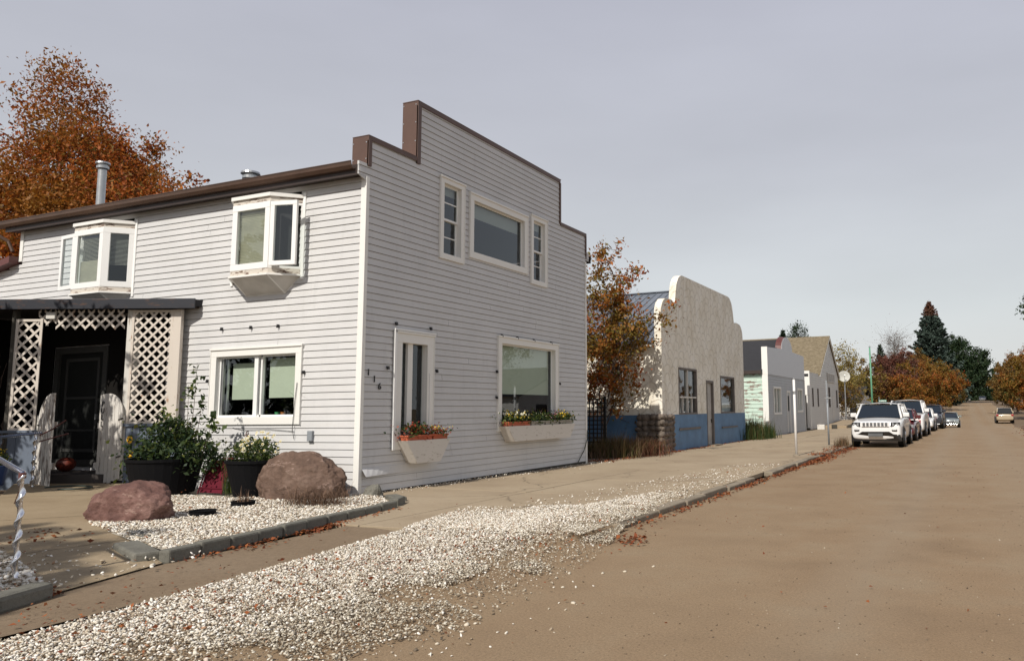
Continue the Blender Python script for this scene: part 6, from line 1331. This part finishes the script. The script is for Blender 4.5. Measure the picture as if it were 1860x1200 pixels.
tree('street_tree', 'farthest orange tree of the left row near the crest', (-3.9, 187, 1.7), 9.4, [(0, 0, 6, 3.4, 3, 2.8), (2.2, 0, 4.8, 2.5, 2.5, 2.2), (0, 0, 2.6, 3.6, 3, 2.0)], 'leaf_orange', 10000, .3, .2, 14)
tree('evergreen_tree', 'dark green spreading tree right of the spruce above the orange row', (-.6, 215, 2.2), 19.5, [(0, 0, 12.8, 4.4, 5, 4.0), (3.6, 0, 10.0, 4.0, 4, 4), (-4, 0, 9.8, 4.6, 4, 4.4), (1, 0, 6.5, 6, 5, 4.2), (-6.5, 0, 7, 4, 4, 4), (4.6, 0, 6, 3, 3, 3.6)], 'leaf_dark', 42000, .46, .4, 26)
tree('evergreen_tree', 'dark green tree closing the road just beyond the crest', (3.6, 300, 2.9), 15, [(0, 0, 9, 5, 5, 5), (-5, 0, 7, 5, 5, 5), (0, 0, 4, 6, 4, 3.4), (1, 0, 1.4, 8, 4, 2)], 'leaf_dark', 22000, .6, .35, 20)
tree('evergreen_tree', 'dark green tree beyond the crest behind the right orange row', (11.5, 290, 2.9), 14, [(0, 0, 8, 5, 5, 4.6), (4, 0, 6, 5, 5, 4), (-3, 0, 5, 4, 4, 4), (-4, 0, 1.5, 7, 4, 2), (-8, 0, 6, 4, 4, 4)], 'leaf_dark', 24000, .6, .35, 20)
GR = 'autumn trees of the right side'
tree('street_tree', 'orange tree at the right edge nearest to the pickup', (8.6, 112, 0), 9.2, [(0, 0, 6.2, 3.2, 3.4, 2.7), (-1.9, 0, 4.8, 2.4, 2.6, 2.3), (1.8, 0, 4.6, 3, 3, 2.5), (0, 0, 2.5, 3.6, 3, 2.0)], 'leaf_orange', 21000, .23, .16, 20)
tree('street_tree', 'olive brown tree behind the pickup on the right side', (7.6, 138, .4), 9.6, [(0, 0, 6.3, 3.2, 3.4, 2.8), (-1.7, 0, 4.4, 2.3, 2.4, 2.2), (0, 0, 2.6, 3.6, 3, 2.0)], 'leaf_olive', 16000, .25, .17, 18)
tree('street_tree', 'tall orange tree farther up on the right side', (11.5, 150, .8), 12.4, [(0, 0, 8.6, 4, 3.4, 3.4), (-2.4, 0, 6, 3.4, 3, 3.0), (2, 0, 5, 4, 3, 3)], 'leaf_orange', 16000, .27, .2, 18)
tree('street_tree', 'farthest olive tree of the right row at the crest', (9.4, 190, 1.8), 10.5, [(0, 0, 7, 3.4, 3.4, 3), (-1.6, 0, 4.6, 2.8, 2.6, 2.4), (0, 0, 2.8, 3.6, 3, 2.2)], 'leaf_olive', 12000, .3, .2, 16)
tree('street_tree', 'dark leaved tree whose branch tips enter at the right edge of the view', (7.0, 40, .02), 9.5, [(0, 0, 6.6, 3.2, 3.0, 2.3), (-2.6, 0, 6.1, 1.5, 1.2, 1.0), (-3.85, 0, 6.9, .5, .5, .35), (-3.7, 0, 5.9, .4, .4, .3)], 'leaf_dark', 12000, .15, .17, 26, bark='bark_grey')
tree('added_shade_tree', 'added unseen leafy tree left of the viewer, placed to shade the front walk', (-10.6, -6, 0), 12, [(0, 0, 9.8, 2.9, 1.8, 1.5), (-1.6, .2, 9.6, 2.2, 1.6, 1.4), (1.5, 0, 9.3, 1.9, 1.6, 1.3), (0, 0, 7.8, 2.9, 2.2, 1.6)], 'leaf_mixed', 22000, .17, .2, 30, spread=.2)  # out-of-view tree, added and shaped to shade the walk
for (x, y, h, lb) in ((-16.0, 6.5, 7.3, 'added dense dark columnar evergreen nearest the porch, unseen, placed to shade its front'), (-18.0, 6.5, 7.2, 'second added columnar evergreen farther left, unseen, also placed to shade the porch')):
    tree('added_cedar', lb, (x, y, .1), h, [(0, 0, h*.2, 1.0, .8, h*.2), (0, 0, h*.45, 1.1, .9, h*.25), (0, 0, h*.72, .95, .8, h*.24)], 'leaf_dark', 9000, .13, .14, 30, fork=.05, spread=.2)  # both are unseen, added left of the view to darken the porch
for k, (x, y) in enumerate([(-30, 130), (-38, 95), (-26, 160), (-20, 215), (22, 170), (30, 215), (18, 260), (-12, 262), (26, 128), (-50, 150)]):
    h = random.uniform(8, 11); tree('background_tree', 'rounded autumn tree of the far backdrop beyond the street rows', (x, y, zr(y)-.3), h, [(0, 0, h*.62, h*.36, h*.36, h*.26), (h*.12, 0, h*.4, h*.38, h*.36, h*.22)], random.choice(['leaf_olive', 'leaf_orange', 'leaf_maroon']), 4200, .3, .22, 12, group='trees of the far backdrop')
